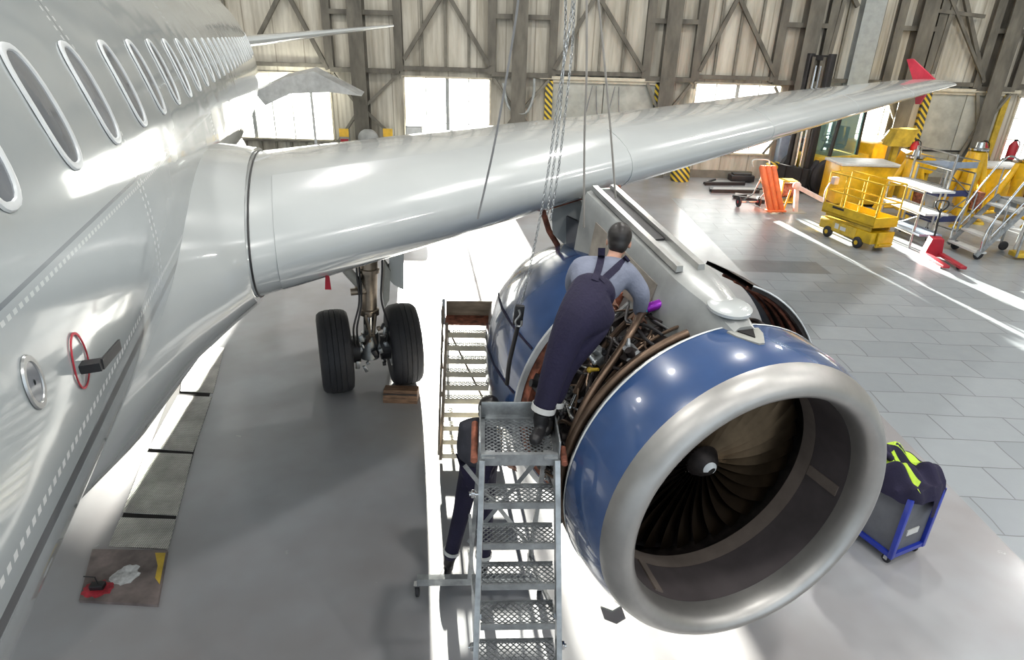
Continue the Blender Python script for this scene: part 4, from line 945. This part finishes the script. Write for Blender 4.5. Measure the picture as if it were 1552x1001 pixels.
# ------------------------------------------------------------------ small things by the gear and on the floor
fp_ = P(496, 427, 4.1); FLG = thing('warning_flag', 'small red warning streamer hanging under the wing near the wheels', 'flag', fp_)
obj('ribbon', MB().prism([(-.022, 0, -.06), (.022, 0, -.06), (.018, 0, .04), (-.008, 0, .05)], (0, .004, 0)), 'red', FLG); obj('cord', MB().tube([(0, .002, .045), (.0, .002, .10)], .003, 6), 'dark_metal', FLG)
pp = P(407, 434, 4.0); tag(obj('hanging_plug', MB().tube([pp+Vector((0, 0, .04)), pp, pp-Vector((0, 0, .03))], [.006, .02, .014], 10), 'black'), 'small black plug hanging below the wing root', 'plug')
ck = G(613, 592); CKT = thing('wheel_chock', 'brown wooden chock against the right main wheel', 'chock', (ck.x, ck.y-.24, 0), math.radians(0))
obj('wood_block', MB().prism([(-.24, -.13, 0), (-.24, .10, 0), (-.24, .10, .16), (-.24, -.06, .17), (-.24, -.13, .06)], (.48, 0, 0)), 'wood', CKT); obj('edge_strip', MB().box((0, -.1, .125), (.48, .015, .02), (.9, 0, 0)), 'dark_metal', CKT)
def plate(pix, name, m, label, group=None, t=.014, cat='plate'):
    c = [G(px, py) for px, py in pix]; o_ = sum(c, Vector())/4; b = MB().prism([p-o_ for p in c], (0, 0, t))
    o = tag(obj(name, b, m), label, cat, group); o.location = o_; return o
PL = [((283, 525), (340, 528), (323, 597), (274, 594)), ((270, 601), (321, 603), (293, 686), (226, 681)), ((222, 687), (292, 690), (269, 783), (186, 778)), ((183, 786), (267, 789), (255, 834), (165, 829))]
for p_, lab in zip(PL, ('furthest of the tread-pattern floor plates, partly under the wing root', 'second tread-pattern floor plate from the wing root', 'third tread-pattern floor plate, with a dark stain', 'nearest tread-pattern floor plate, touching the rusty square cover')):
    o_ = plate(p_, 'floor_plate', 'tread_plate', lab, 'tread plates over the floor channel')
tag(obj('channel_edge', MB().prism([G(286, 527), G(337, 529), G(254, 832), G(168, 828)], (0, 0, .004)), 'dark_hole'), 'dark gaps of the floor channel under the tread plates', 'channel')['kind'] = 'structure'
cc = [G(px, py) for px, py in ((141, 836), (255, 838), (240, 921), (121, 914))]; co_ = sum(cc, Vector())/4
CV = thing('floor_cover', 'rusty square floor cover with red and white paint smears and black eye', 'cover', co_)
obj('cover_slab', MB().prism([p-co_ for p in cc], (0, 0, .03)), 'cover_plate', CV)
def blob(px, py, rx, ry, m, nm, z, seed):
    random.seed(seed); c = G(px, py)-co_; b = MB(); pts = []
    for i in range(28):
        t = 2*PI*i/28; k_ = 1+random.uniform(-.16, .16); pts.append((c.x+rx*k_*math.cos(t), c.y+ry*k_*math.sin(t), z))
    return obj(nm, b.prism(pts, (0, 0, .0015)), m, CV)
blob(191, 876, .115, .13, 'white_smear', 'white_paint', .030, 2); blob(150, 897, .135, .10, 'red_paint', 'red_paint', .0305, 3)
p_ = [G(px, py)-co_ for px, py in ((236, 842), (252, 842), (243, 890), (236, 880), (240, 862))]; obj('yellow_paint', MB().prism([(v.x, v.y, .0302) for v in p_], (0, 0, .0015)), 'dull_yellow', CV)
ec = G(150, 895)-co_; obj('eye_bolt', MB().box((ec.x, ec.y, .055), (.12, .07, .05), (0, 0, .1), .006).tube([(ec.x+.01, ec.y, .07), (ec.x-.0, ec.y, .16), (ec.x-.1, ec.y, .165)], .006, 6), 'black', CV)
tag(obj('floor_rag', MB().prism([G(912, 905), G(930, 898), G(942, 920), G(928, 928), G(910, 921)], (0, 0, .02)), 'prim_grey'), 'small brown scrap of material on the sunlit floor below the inlet', 'rag')
# ------------------------------------------------------------------ equipment on the right
def zat(px, py, y): return P(px, py, y).z
def wheel_mb(c, r, w, ax=(1, 0, 0), n=28):
    return MB().lathe([(-w/2, r*.3), (-w/2, r*.8), (-w*.36, r*.97), (-w*.3, r), (w*.3, r), (w*.36, r*.97), (w/2, r*.8), (w/2, r*.3)], c, ax, n, cap=True)
# scissor lift
a_, b_ = G(1246, 357), G(1290, 374)
LFT = thing('scissor_lift', 'small yellow scissor lift with railed basket parked at the edge of the sunlit floor', 'lift', (a_+b_)/2, math.atan2((a_-b_).y, (a_-b_).x)-PI/2)
LFT.location.x += .42; LFT.location.z = 0
hl = (a_-b_).length/2
b = MB().box((0, 0, .34), (.72, 1.85, .30), bev=.03); chs = obj('chassis', b, 'lift_yellow', LFT)
b = MB().box((-.37, .0, .36), (.02, .85, .26)); obj('battery_tray', b, 'dull_yellow', chs); obj('white_decal', MB().box((-.385, .25, .38), (.004, .14, .14)).box((-.385, .02, .36), (.004, .2, .10)), 'white_steel', chs)
obj('step', MB().box((.05, -.97, .32), (.5, .06, .4), bev=.01).box((.05, -1.02, .2), (.44, .05, .04)), 'lift_yellow', chs)
for s in (-1, 1):
    for y in (-hl, hl): wh = obj('wheel', wheel_mb((s*.36, y, .15), .15, .11), 'black_rubber', LFT); obj('hub', MB().lathe([(-.06, .0), (-.06, .06), (.06, .06), (.06, 0)], (s*.36, y, .15), (1, 0, 0), 16), 'lift_yellow', wh)
sc = MB()
for k, z in enumerate((.53, .57, .61)):
    for x in (-.3, .3): sc.bar((x, -.8, z), (x, .8, z+.03*(1 if k % 2 else -1)), .05, .05)
obj('scissor_arms', sc, 'dull_yellow', LFT)
b = MB().box((0, 0, .66), (.76, 1.85, .06)).box((-.37, 0, .78), (.02, 1.85, .26)).box((.37, 0, .78), (.02, 1.85, .2)).box((0, -.91, .78), (.76, .02, .2)); bk = obj('basket', b, 'lift_yellow', LFT)
obj('lettering', MB().box((-.383, .35, .84), (.003, .42, .06)), 'black', bk)
RZ = 1.72
for x in (-.36, .36):
    for y in (-.9, -.3, .3, .9): obj('rail_post', MB().cyl((x, y, .68), (x, y, RZ), .019, n=8), 'lift_yellow', LFT)
    for z in (RZ, 1.25): obj('guard_rail', MB().tube([(x, -.9, z), (x, .9, z)], .019, 8), 'lift_yellow', LFT)
for y in (-.9, .9):
    for z in (RZ, 1.25): obj('guard_rail', MB().tube([(-.36, y, z), (.36, y, z)], .019, 8), 'lift_yellow', LFT)
obj('control_box', MB().box((-.28, .8, 1.5), (.16, .14, .2), bev=.02), 'pink_white', LFT); obj('control_cable', MB().tube(smooth([(-.36, .85, 1.45), (-.42, .9, 1.2), (-.38, .92, .95), (-.3, .9, .8)]), .02, 8), 'pink_white', LFT)
# orange tube trolley
t0 = G(1182, 324)
TR = thing('sheet_trolley', 'tall orange panel trolley leaning on two small wheels left of the scissor lift', 'trolley', t0, math.radians(8))
hz = zat(1160, 250, t0.y+.1); tilt = -.40
for k in range(3):
    x = -.27+.18*k-.08; b = MB().tube([(x, 0, .05), (x+.01, .0, .10), (x+tilt, .25, hz-.08), (x+tilt, .25, hz-.03)], [.07, .098, .098, .07], 16); obj('orange_tube', b, 'orange_red', TR)
obj('end_band', MB().box((-.17, -.01, .10), (.62, .23, .06), bev=.02), 'orange_red', TR)
ax_ = MB().cyl((-1.0, .9, .17), (-.2, .9, .17), .025, n=10); obj('axle', ax_, 'steel', TR)
for x in (-.98, -.30):
    wh = obj('wheel', wheel_mb((x, .9, .17), .17, .06), 'black_rubber', TR); obj('hub', MB().cyl((x-.035, .9, .17), (x+.035, .9, .17), .05, n=12), 'red', wh)
obj('trolley_frame', MB().tube([(-.9, .9, .2), (-.75, .5, .5), (-.62, .25, hz-.1)], .022, 8).tube([(-.3, .9, .2), (-.35, .4, .7), (-.45, .25, hz-.1)], .022, 8).tube([(-.85, .8, .25), (-.5, .1, .12)], .022, 8), 'steel', TR)
obj('push_handle', MB().tube(smooth([(-.5, .3, hz), (-.55, .35, hz+.12), (-.95, .4, hz+.12), (-1.02, .4, hz+.02), (-.95, .42, hz-.10)]), .022, 8), 'white_steel', TR)
# tow bar on a stand
t0 = G(1206, 322)
TB = thing('tow_bar', 'pale pink tow bar on an upright post running behind the yellow lift', 'tow bar', t0)
hz = zat(1203, 282, t0.y)
obj('post', MB().bar((-.02, 0, .02), (-.12, .05, hz), .12, .12), 'pink_white', TB); obj('foot', MB().box((-.1, .05, .015), (.75, .5, .03)), 'prim_grey', TB)
far = P(1250, 305, t0.y-.6)-t0; obj('bar', MB().bar((-.12, .05, hz-.02), far, .11, .11).sph((-.12, .05, hz), .13, n=12), 'pink_white', TB)
obj('thin_post', MB().cyl((-.36, .1, .02), (-.26, .1, hz-.15), .03, n=10), 'dull_yellow', TB)
t0 = G(1187, 307); WN = thing('hose_reel', 'small yellow framed reel unit standing behind the pink tow bar post', 'reel', t0)
obj('frame', MB().box((0, 0, .06), (.5, .5, .05)).box((-.22, 0, .4), (.05, .5, .7)).box((.22, 0, .4), (.05, .5, .7)).box((0, 0, .75), (.5, .5, .04)), 'dull_yellow', WN); obj('drum', MB().cyl((-.2, 0, .42), (.2, 0, .42), .24, n=20), 'rust', WN)
# dark bars and box on the floor
for k, (pa, pb, pc, lab) in enumerate((((1068, 281), (1128, 281), (1120, 276), 'thin dark floor frame furthest from the camera, beside the black box'), ((1078, 292), (1150, 293), (1085, 286), 'thin dark floor frame in the middle of three beside the orange trolley'), ((1112, 301), (1158, 309), (1165, 300), 'thin dark floor frame nearest the orange trolley wheels'))):
    A_, B_, C_ = G(*pa), G(*pb), G(*pc); m_ = A_.copy()
    T_ = thing('floor_frame', lab, 'frame', A_, 0, 'thin dark frames lying on the floor')
    obj('long_bar', MB().bar((0, 0, .06), B_-A_+Vector((0, 0, .06)), .10, .12), 'dark_metal', T_); obj('cross_bar', MB().bar((0, .1, .06), Vector(((C_-A_).x*.4, (C_-A_).y, .06)), .07, .08), 'dark_metal', T_)
    obj('panel', MB().prism([Vector((.05, .05, .02)), B_-A_+Vector((0, .05, .02)), B_-A_+Vector((.3, .8, .02)), Vector((.3, .8, .02))], (0, 0, .02)), 'grey_box', T_)
k_ = G(1128, 284); bx = MB().box((0, 0, .15), (.9, .5, .24), bev=.03); bx.box((0, 0, .29), (.7, .35, .08), bev=.02); o_ = tag(obj('tool_box', bx, 'black'), 'low black box on the floor left of the orange trolley', 'box'); o_.location = k_+Vector((.2, 1.1, 0)); o_.location.z = 0
# white three-level plank stand
a_, b_ = G(1322, 352), G(1372, 376); uu = (b_-a_); ang = math.atan2(uu.y, uu.x)
PS = thing('plank_stand', 'three-level stand with long white planks behind the yellow scissor lift', 'stand', a_, ang); L_ = uu.length; 
zs = [.42, zat(1385, 322, b_.y), zat(1392, 288, b_.y)]
for z in zs: obj('plank', MB().box((L_/2+.1, .38, z), (L_+.35, .62, .05)), 'white_steel' if z > .5 else 'blue_grey', PS)
for x in (.0, L_):
    for y in (.1, .66): obj('post', MB().cyl((x, y, .0), (x, y, zs[2]+(.0 if y < .3 else .9)), .03, n=10), 'steel', PS)
for z in zs: obj('side_tube', MB().tube([(0, .1, z-.06), (L_, .1, z-.06)], .022, 8), 'cream_rail', PS); obj('side_tube', MB().tube([(0, .66, z-.06), (L_, .66, z-.06)], .022, 8), 'cream_rail', PS)
obj('diagonal_tube', MB().tube([(0, .1, .1), (L_, .1, zs[1]-.1)], .018, 8), 'steel', PS); obj('guard_tube', MB().tube([(0, .66, zs[2]+.88), (L_, .66, zs[2]+.88)], .02, 8).tube([(0, .66, zs[2]+.5), (L_, .66, zs[2]+.5)], .02, 8), 'steel', PS)
# grey scaffold tower with blue boards
a_ = G(1404, 366); SCF = thing('scaffold_tower', 'grey ladder-frame scaffold with blue-grey boards between the white planks and the yellow jacks', 'scaffold', a_, math.radians(12))
ht = zat(1405, 255, a_.y+.3)
for x in (0, .9):
    for y in (.0, 1.0): obj('post', MB().cyl((x, y, .06), (x, y, ht if x == 0 else ht-.1), .028, n=10), 'steel', SCF); obj('wheel', wheel_mb((x, y, .06), .06, .03, n=16), 'black_rubber', SCF)
for x in (0, .9):
    for k in range(7): obj('rung', MB().cyl((x, 0, .25+k*.32), (x, 1.0, .25+k*.32), .018, n=8), 'steel', SCF)
for z, m_ in ((.55, 'deep_blue'), (1.25, 'deep_blue'), (2.0, 'blue_grey')): obj('board', MB().box((.45, .5, z), (.95, .9, .05)).box((.45, .03, z+.06), (.9, .03, .16)), m_, SCF)
obj('diagonal_tube', MB().tube([(0, 0, .5), (.9, 0, 1.2)], .016, 8).tube([(0, 0, 1.9), (.9, 0, 1.3)], .016, 8), 'steel', SCF)
# pallet truck
a_ = G(1408, 388); f1 = G(1458, 420)-a_
PJ = thing('pallet_truck', 'red hand pallet truck with black handle at the edge of the sun strip', 'pallet truck', a_, math.atan2(f1.y, f1.x))
fl_ = 1.15
obj('body', MB().prism([(-.05, -.22, .06), (-.05, .22, .06), (-.02, .14, .52), (-.02, -.14, .52)], (.22, 0, -.03)), 'red', PJ)
for s in (-1, 1): fk = obj('fork', MB().box((fl_/2+.1, s*.19, .10), (fl_, .16, .07), bev=.015), 'red', PJ); obj('roller', wheel_mb((fl_*.9, s*.19, .05), .05, .07, (0, 1, 0), 14), 'black_rubber', fk)
obj('steer_wheel', wheel_mb((-.02, 0, .1), .1, .12, (0, 1, 0), 20), 'black_rubber', PJ)
obj('handle', MB().tube([(-.02, 0, .4), (-.10, 0, 1.0), (-.12, 0, 1.2)], .025, 10).tube(smooth([(-.12, 0, 1.1), (-.13, -.14, 1.25), (-.14, -.12, 1.38), (-.14, .12, 1.38), (-.13, .14, 1.25), (-.12, 0, 1.1)]), .018, 8), 'black', PJ)
# mobile steps
a_, b_ = G(1434, 376), G(1476, 395)
MS = thing('mobile_steps', 'light grey mobile boarding steps with tubular handrails at the right edge', 'steps', (a_+b_)/2, math.atan2((b_-a_).y, (b_-a_).x)); w_ = (b_-a_).length
ns = 4; rise = .34; dep = .24
for s in (-1, 1):
    obj('stringer', MB().bar((s*w_/2, 0, .12), (s*w_/2, dep*ns, rise*ns+.08), .05, .12), 'galv', MS)
    obj('hand_rail', MB().tube(smooth([(s*(w_/2+.03), .05, .25), (s*(w_/2+.03), .1, .95), (s*(w_/2+.03), dep*ns-.2, rise*ns+.95), (s*(w_/2+.03), dep*ns+.2, rise*ns+.98)]), .025, 8), 'chrome', MS)
    obj('mid_rail', MB().tube([(s*(w_/2+.03), .2, .65), (s*(w_/2+.03), dep*ns, rise*ns+.5)], .018, 8), 'chrome', MS)
    for k in (1, 2, 4): obj('rail_post', MB().cyl((s*(w_/2+.02), dep*k-.1, rise*k), (s*(w_/2+.03), dep*k-.1, rise*k+.78), .018, n=8), 'galv', MS)
    for y in (.15, dep*ns+.5): obj('wheel', wheel_mb((s*w_/2*.8, y, .12), .12, .07), 'black_rubber', MS)
    for y in (dep*ns+.1, dep*ns+.5): obj('leg', MB().cyl((s*w_/2, y, .1), (s*w_/2, y, rise*ns), .03, n=10), 'galv', MS)
for k in range(ns): obj('step', MB().box((0, dep*k+.12, .20+rise*k), (w_, .28, .05)), 'white_steel', MS)
obj('landing', MB().box((0, dep*ns+.32, rise*ns+.02), (w_, .55, .06)), 'galv', MS); obj('control_cabinet', MB().box((-w_/2+.15, dep*ns+.15, rise*ns-.18), (.34, .3, .36), bev=.02), 'grey_box', MS)
# second grey stand at the very edge
a_ = G(1590, 392); S2 = thing('work_stand', 'pale grey work stand with boxed top at the far right edge, over a yellow base', 'stand', a_)
ht = zat(1545, 282, a_.y)
for x in (-.45, .5):
    for y in (0, .7): obj('leg', MB().cyl((x*.9-.05*(y < .1), y, .02), (x*.7, y, ht), .035, n=10), 'white_steel', S2)
obj('top_box', MB().box((0, .35, ht-.12), (.95, .85, .4), bev=.03), 'grey_box', S2); obj('white_top', MB().box((.0, .4, ht+.20), (.9, .8, .18), bev=.08), 'white_steel', S2)
obj('yellow_base', MB().box((-.2, -.1, .12), (1.7, .35, .12), bev=.02), 'dull_yellow', S2); obj('red_lever', MB().cyl((-.75, -.2, .02), (-.62, -.1, 1.0), .045, n=10), 'red', S2)
# aircraft jacks
def jack(px, pyb, pyt, label, rz=0, spread=1.15):
    a_ = G(px, pyb); zt = zat(px, pyt, a_.y)-.12
    J = thing('aircraft_jack', label, 'jack', a_, rz, 'yellow tripod aircraft jacks')
    obj('cylinder', MB().lathe([(.25, .17), (.30, .2), (zt*.6, .2), (zt*.62, .23), (zt-.05, .22), (zt, .16)], (0, 0, 0), (0, 0, 1), 28, cap=True), 'yellow', J)
    obj('ram', MB().lathe([(zt, .26), (zt+.05, .27), (zt+.07, .12), (zt+.22, .10), (zt+.24, .06)], (0, 0, 0), (0, 0, 1), 24, cap=True), 'chrome', J)
    for k in range(3):
        t = PI/2+.5+2*PI*k/3; d_ = Vector((math.cos(t), math.sin(t), 0))
        lg = obj('leg', MB().tube([d_*.18+Vector((0, 0, zt-.08)), d_*spread+Vector((0, 0, .14))], [.095, .105], 14), 'yellow', J); obj('foot', MB().cyl(d_*spread, d_*spread+Vector((0, 0, .07)), .2, .16, 18), 'dull_yellow', lg)
        obj('base_strut', MB().tube([Vector((0, 0, .35)), d_*spread*.95+Vector((0, 0, .2))], .05, 10), 'yellow', J)
    obj('pump_box', MB().box((.28, -.18, .75), (.26, .26, .5), (0, 0, .4), .02), 'rust', J)
    return J
jack(1362, 330, 232, 'yellow tripod aircraft jack nearest the forklift, behind the white planks', .2, .75)
jack(1448, 338, 220, 'yellow tripod aircraft jack in the middle, behind the blue scaffold boards', .0, .65)
jack(1524, 336, 238, 'yellow tripod aircraft jack behind the mobile steps', .75, .75)
jack(1572, 318, 170, 'tall yellow jack cut by the right edge of the view', .3, .7)
# big yellow cases and hoppers
def case_(pix, d_, h_, name, label, rz=0):
    a_ = G(*pix); C_ = thing(name, label, 'container', a_, rz, 'yellow equipment cases')
    obj('case_body', MB().box((0, 0, h_/2+.06), (d_[0], d_[1], h_-.06), bev=.03), 'yellow', C_); obj('lid', MB().box((0, 0, h_+.05), (d_[0]+.08, d_[1]+.08, .09), bev=.02), 'white_steel', C_)
    for s in (-1, 1): obj('skid', MB().box((s*d_[0]*.35, 0, .05), (.12, d_[1], .1)), 'dull_yellow', C_)
case_((1292, 308), (1.9, 1.2), zat(1292, 248, G(1292, 308).y), 'equipment_case', 'yellow case with pale lid behind the scissor lift basket')
case_((1488, 318), (1.5, 1.0), zat(1488, 252, G(1488, 318).y), 'equipment_case', 'yellow case with pale lid between the middle jack and the steps jack')
a_ = G(1385, 300); HP = thing('tilting_hopper', 'rounded yellow hopper on a stand behind the nearest jack', 'hopper', a_); ht = zat(1375, 245, a_.y)
obj('bucket', MB().prism([(-.7, 0, ht-.3), (-.5, 0, ht+.35), (.3, 0, ht+.2), (.55, 0, ht-.15), (.35, 0, ht-.4)], (0, .7, 0)), 'yellow', HP)
for x in (-.5, .3): obj('leg', MB().box((x, .35, (ht-.35)/2), (.1, .5, ht-.35)), 'dull_yellow', HP)
# forklift
a_ = G(1202, 290); FK = thing('forklift', 'large forklift with tall dark mast and glazed cab parked at the back wall', 'forklift', a_+Vector((0, .0, 0)), math.radians(-62))
# local: mast faces -y ; body behind (+y)
mz = zat(1240, 85, a_.y)
for x in (-.42, .42): obj('mast_rail', MB().box((x, 0, mz/2+.08), (.16, .24, mz), bev=.02), 'dark_metal', FK)
for x in (-.22, .22): obj('inner_rail', MB().box((x, -.02, mz/2+.1), (.10, .16, mz-.25)), 'column', FK)
for z in (.6, 1.8, 3.0, mz-.05): obj('mast_crossbar', MB().box((0, .02, z), (.95, .14, .16)), 'dark_metal', FK)
for x in (-.1, .1): obj('lift_cylinder', MB().cyl((x, -.05, .5), (x, -.05, mz-.3), .045, n=12), 'chrome', FK)
obj('carriage', MB().box((0, -.2, .6), (1.3, .12, .6)), 'dark_metal', FK)
for x in (-.35, .35): obj('fork', MB().box((x, -.85, .12), (.14, 1.2, .06)).box((x, -.27, .5), (.14, .06, .8)), 'dark_metal', FK)
for x in (-.75, -.5, .5, .75): wh = obj('wheel', wheel_mb((x, .55, .62), .62, .24, n=36), 'black_rubber', FK); obj('hub', MB().cyl((x-.125, .55, .62), (x+.125, .55, .62), .25, n=20), 'dull_yellow', wh)
for x in (-.6, .6): obj('wheel', wheel_mb((x, 3.0, .5), .5, .3, n=32), 'black_rubber', FK)
obj('chassis', MB().box((0, 1.6, .95), (1.4, 2.6, .7), bev=.06), 'dull_yellow', FK); obj('counterweight', MB().box((0, 3.3, 1.15), (1.6, .9, 1.1), bev=.15), 'yellow', FK)
cbz = 1.3; ctz = zat(1300, 160, a_.y)+.25
for x in (-.6, .6):
    for y in (.75, 2.2): obj('cab_post', MB().bar((x, y, cbz), (x*.92, y+(.25 if y < 1 else 0), ctz), .09, .09), 'dark_metal', FK)
obj('cab_roof', MB().box((0, 1.55, ctz), (1.3, 1.5, .1), bev=.03), 'dark_metal', FK)
obj('cab_window', MB().prism([(-.6, .78, cbz), (.6, .78, cbz), (.56, 1.0, ctz), (-.56, 1.0, ctz)], (0, .01, 0)), 'cab_glass', FK)
for x in (-.6, .6): obj('cab_window', MB().prism([(x, .8, cbz), (x, 2.15, cbz), (x*.93, 2.15, ctz), (x*.93, 1.02, ctz)], (.01, 0, 0)), 'cab_glass', FK)
obj('driver_seat', MB().box((0, 1.7, cbz+.25), (.55, .5, .16), bev=.04).box((0, 1.95, cbz+.6), (.55, .14, .7), bev=.04), 'black', FK)
obj('steering_wheel', MB().torus((0, 1.2, cbz+.55), .18, .02, (0, -.6, 1), 20, 6).cyl((0, 1.2, cbz+.55), (0, 1.05, cbz+.1), .025, n=8), 'black', FK)
a_ = G(1342, 300); YB = thing('raised_scoop', 'yellow scoop on a post behind the jack nearest the forklift', 'scoop', a_); ht = zat(1345, 222, a_.y)
obj('scoop', MB().prism([(-.35, 0, ht), (.35, 0, ht), (.55, 0, ht+.6), (-.2, 0, ht+.55)], (0, .5, 0)), 'dull_yellow', YB); obj('post', MB().box((0, .25, ht/2), (.18, .18, ht)), 'dull_yellow', YB)
# wall-side small things
for (px, pb, pt), lab in (((1374, 268, 212), 'red fire extinguisher on a stand left of the grey striped door'), ((1476, 268, 214), 'red fire extinguisher right of the grey striped door'), ((1519, 272, 212), 'red fire extinguisher nearest the right edge')):
    a_ = P(px, pb, YW-.55); a_.z = 0; F_ = thing('fire_extinguisher', lab, 'fire extinguisher', a_, 0, 'red fire extinguishers along the back wall'); zt = zat(px, pt, a_.y)
    obj('stand', MB().box((0, .1, (zt-.7)/2), (.3, .2, zt-.7)), 'gusset', F_)
    obj('bottle', MB().lathe([(zt-.7, .02), (zt-.7, .16), (zt-.2, .16), (zt-.08, .08), (zt-.02, .05)], (0, 0, 0), (0, 0, 1), 20, cap=True), 'red', F_); obj('valve', MB().box((0, -.02, zt), (.12, .06, .08), bev=.01).tube(smooth([(.05, 0, zt), (.18, -.02, zt-.1), (.19, -.02, zt-.45)]), .018, 8), 'black', F_)
for (px, pb), lab in (((1030, 270), 'yellow wrapped bollard under the wing left of the window'), ((1170, 262), 'yellow wrapped bollard left of the forklift wheels')):
    a_ = P(px, pb, YW-.9); a_.z = 0; B_ = thing('bollard', lab, 'bollard', a_, 0, 'yellow wrapped bollards'); obj('wrap', MB().lathe([(0, .36), (.2, .38), (.7, .3), (.8, .2)], (0, 0, 0), (0, 0, 1), 14, cap=True), 'hazard_stripe', B_)
a_ = P(1190, 255, YW-.35); a_.z = 0; LK = thing('steel_locker', 'blue-grey steel locker at the back wall left of the forklift', 'locker', a_); ht = zat(1190, 205, a_.y)
obj('cabinet', MB().box((0, 0, ht/2), (.9, .4, ht), bev=.01), 'blue_grey', LK)
for s in (-1, 0, 1): obj('door', MB().box((s*.29, -.21, ht/2), (.26, .02, ht-.1), bev=.005), 'blue_grey', LK)
for (px, pb), lab in (((525, 238), 'black and yellow striped block at the foot of the left column'), ((590, 232), 'smaller black and yellow block by the hook unit')):
    a_ = P(px, pb, YW-.8); a_.z = 0; B_ = thing('hazard_post', lab, 'post', a_, 0, 'striped blocks near the left column'); zt = zat(px, 196, a_.y)
    obj('striped_base', MB().box((0, 0, .45), (.42, .3, .9)), 'hazard_stripe', B_); obj('upright', MB().box((0, .05, .9+(zt-.9)/2), (.34, .2, zt-.9)), 'prim_grey', B_); obj('yellow_plate', MB().box((0, -.07, zt-.12), (.36, .03, .3)), 'yellow', B_); obj('red_plate', MB().box((0, -.07, zt-.55), (.3, .02, .4)), 'red', B_)
a_ = P(560, 236, YW-.7); a_.z = 0; WU = thing('winch_unit', 'grey winch unit with domed top between the two striped blocks', 'winch', a_, 0); zt = zat(560, 200, a_.y)
obj('column_body', MB().box((0, .1, zt*.35), (.5, .4, zt*.7), bev=.03), 'grey_box', WU); obj('dome', MB().sph((0, 0, zt-.25), .4, (1, .7, .9), 18), 'grey_box', WU)
a_ = P(629, 212, YW-.45); a_.z = 0; ht = zat(629, 190, a_.y); WC = thing('wall_cabinet', 'pale grey cabinet standing before the middle bright window', 'cabinet', a_); obj('cabinet', MB().box((0, 0, ht/2), (.62, .5, ht), bev=.015), 'grey_box', WC); obj('door', MB().box((0, -.26, ht/2), (.54, .02, ht-.12), bev=.005), 'white_steel', WC)
c_ = [P(475, 108, YW-1.4), P(548, 146, YW-1.4), P(500, 140, YW-1.4), P(440, 142, YW-1.4), P(402, 160, YW-1.4), P(385, 140, YW-1.4), P(430, 118, YW-1.4)]
CA = thing('canopy', 'pale tapering canopy panel standing in front of the left bright window', 'canopy', P(470, 240, YW-1.4)*1); CA.location.z = 0
b = MB(); o_ = CA.location; b.prism([p-o_ for p in c_], (0, .5, .12)); obj('canopy_panel', b, 'white_steel', CA)
zc_ = (c_[0]-o_); obj('support_post', MB().cyl((0.2, .25, 0), (.2, .25, P(476, 125, YW-1.4).z), .05, n=10), 'white_steel', CA)
# ------------------------------------------------------------------ light
wd = bpy.data.worlds.new('sky'); SC.world = wd; wd.use_nodes = True; nt = wd.node_tree
bg = nt.nodes['Background']
tc = nt.nodes.new('ShaderNodeTexCoord'); sp = nt.nodes.new('ShaderNodeSeparateXYZ'); nt.links.new(tc.outputs['Generated'], sp.inputs[0])
k = mth(nt, 'MULTIPLY_ADD', sp.outputs[1], .5, .5, clamp=True)          # brighter on the sun's side of the sky
nt.links.new(mixc(nt, k, (.78, .90, 1.0), (1.0, .97, .90)), bg.inputs[0])
nt.links.new(mth(nt, 'MULTIPLY_ADD', mth(nt, 'POWER', k, 4.0), 5.0, 1.45), bg.inputs[1])
EL_S = math.radians(8.5)
sd = bpy.data.lights.new('sun', 'SUN'); sun = bpy.data.objects.new('sun', sd); COL.objects.link(sun)
d = Vector((.15, -1, 0)).normalized()*math.cos(EL_S)+Vector((0, 0, -math.sin(EL_S)))
sun.rotation_euler = d.to_track_quat('-Z', 'Y').to_euler(); sd.energy = 100; sd.angle = math.radians(.6); sd.color = (1, .95, .84)
for i, x in enumerate((-12, -4, 4, 12, 20)):
    for j, y in enumerate((-6, 2, 10, 18)):
        ld = bpy.data.lights.new('bay_lamp', 'AREA'); ld.shape = 'DISK'; ld.size = .7; ld.energy = 330; ld.color = (1, .98, .94)
        lo = bpy.data.objects.new('bay_lamp', ld); COL.objects.link(lo); lo.location = (x, y, ZC-.3)
SC.view_settings.view_transform = 'Standard'; SC.view_settings.look = 'None'; SC.view_settings.gamma = 1.0; SC.view_settings.use_curve_mapping = False
SC.view_settings.exposure = 0.22
SC.cycles.max_bounces = 6; SC.cycles.diffuse_bounces = 3; SC.cycles.glossy_bounces = 3; SC.cycles.transparent_max_bounces = 12
SC.cycles.caustics_reflective = False; SC.cycles.caustics_refractive = False
SC.cycles.sample_clamp_indirect = 6.0
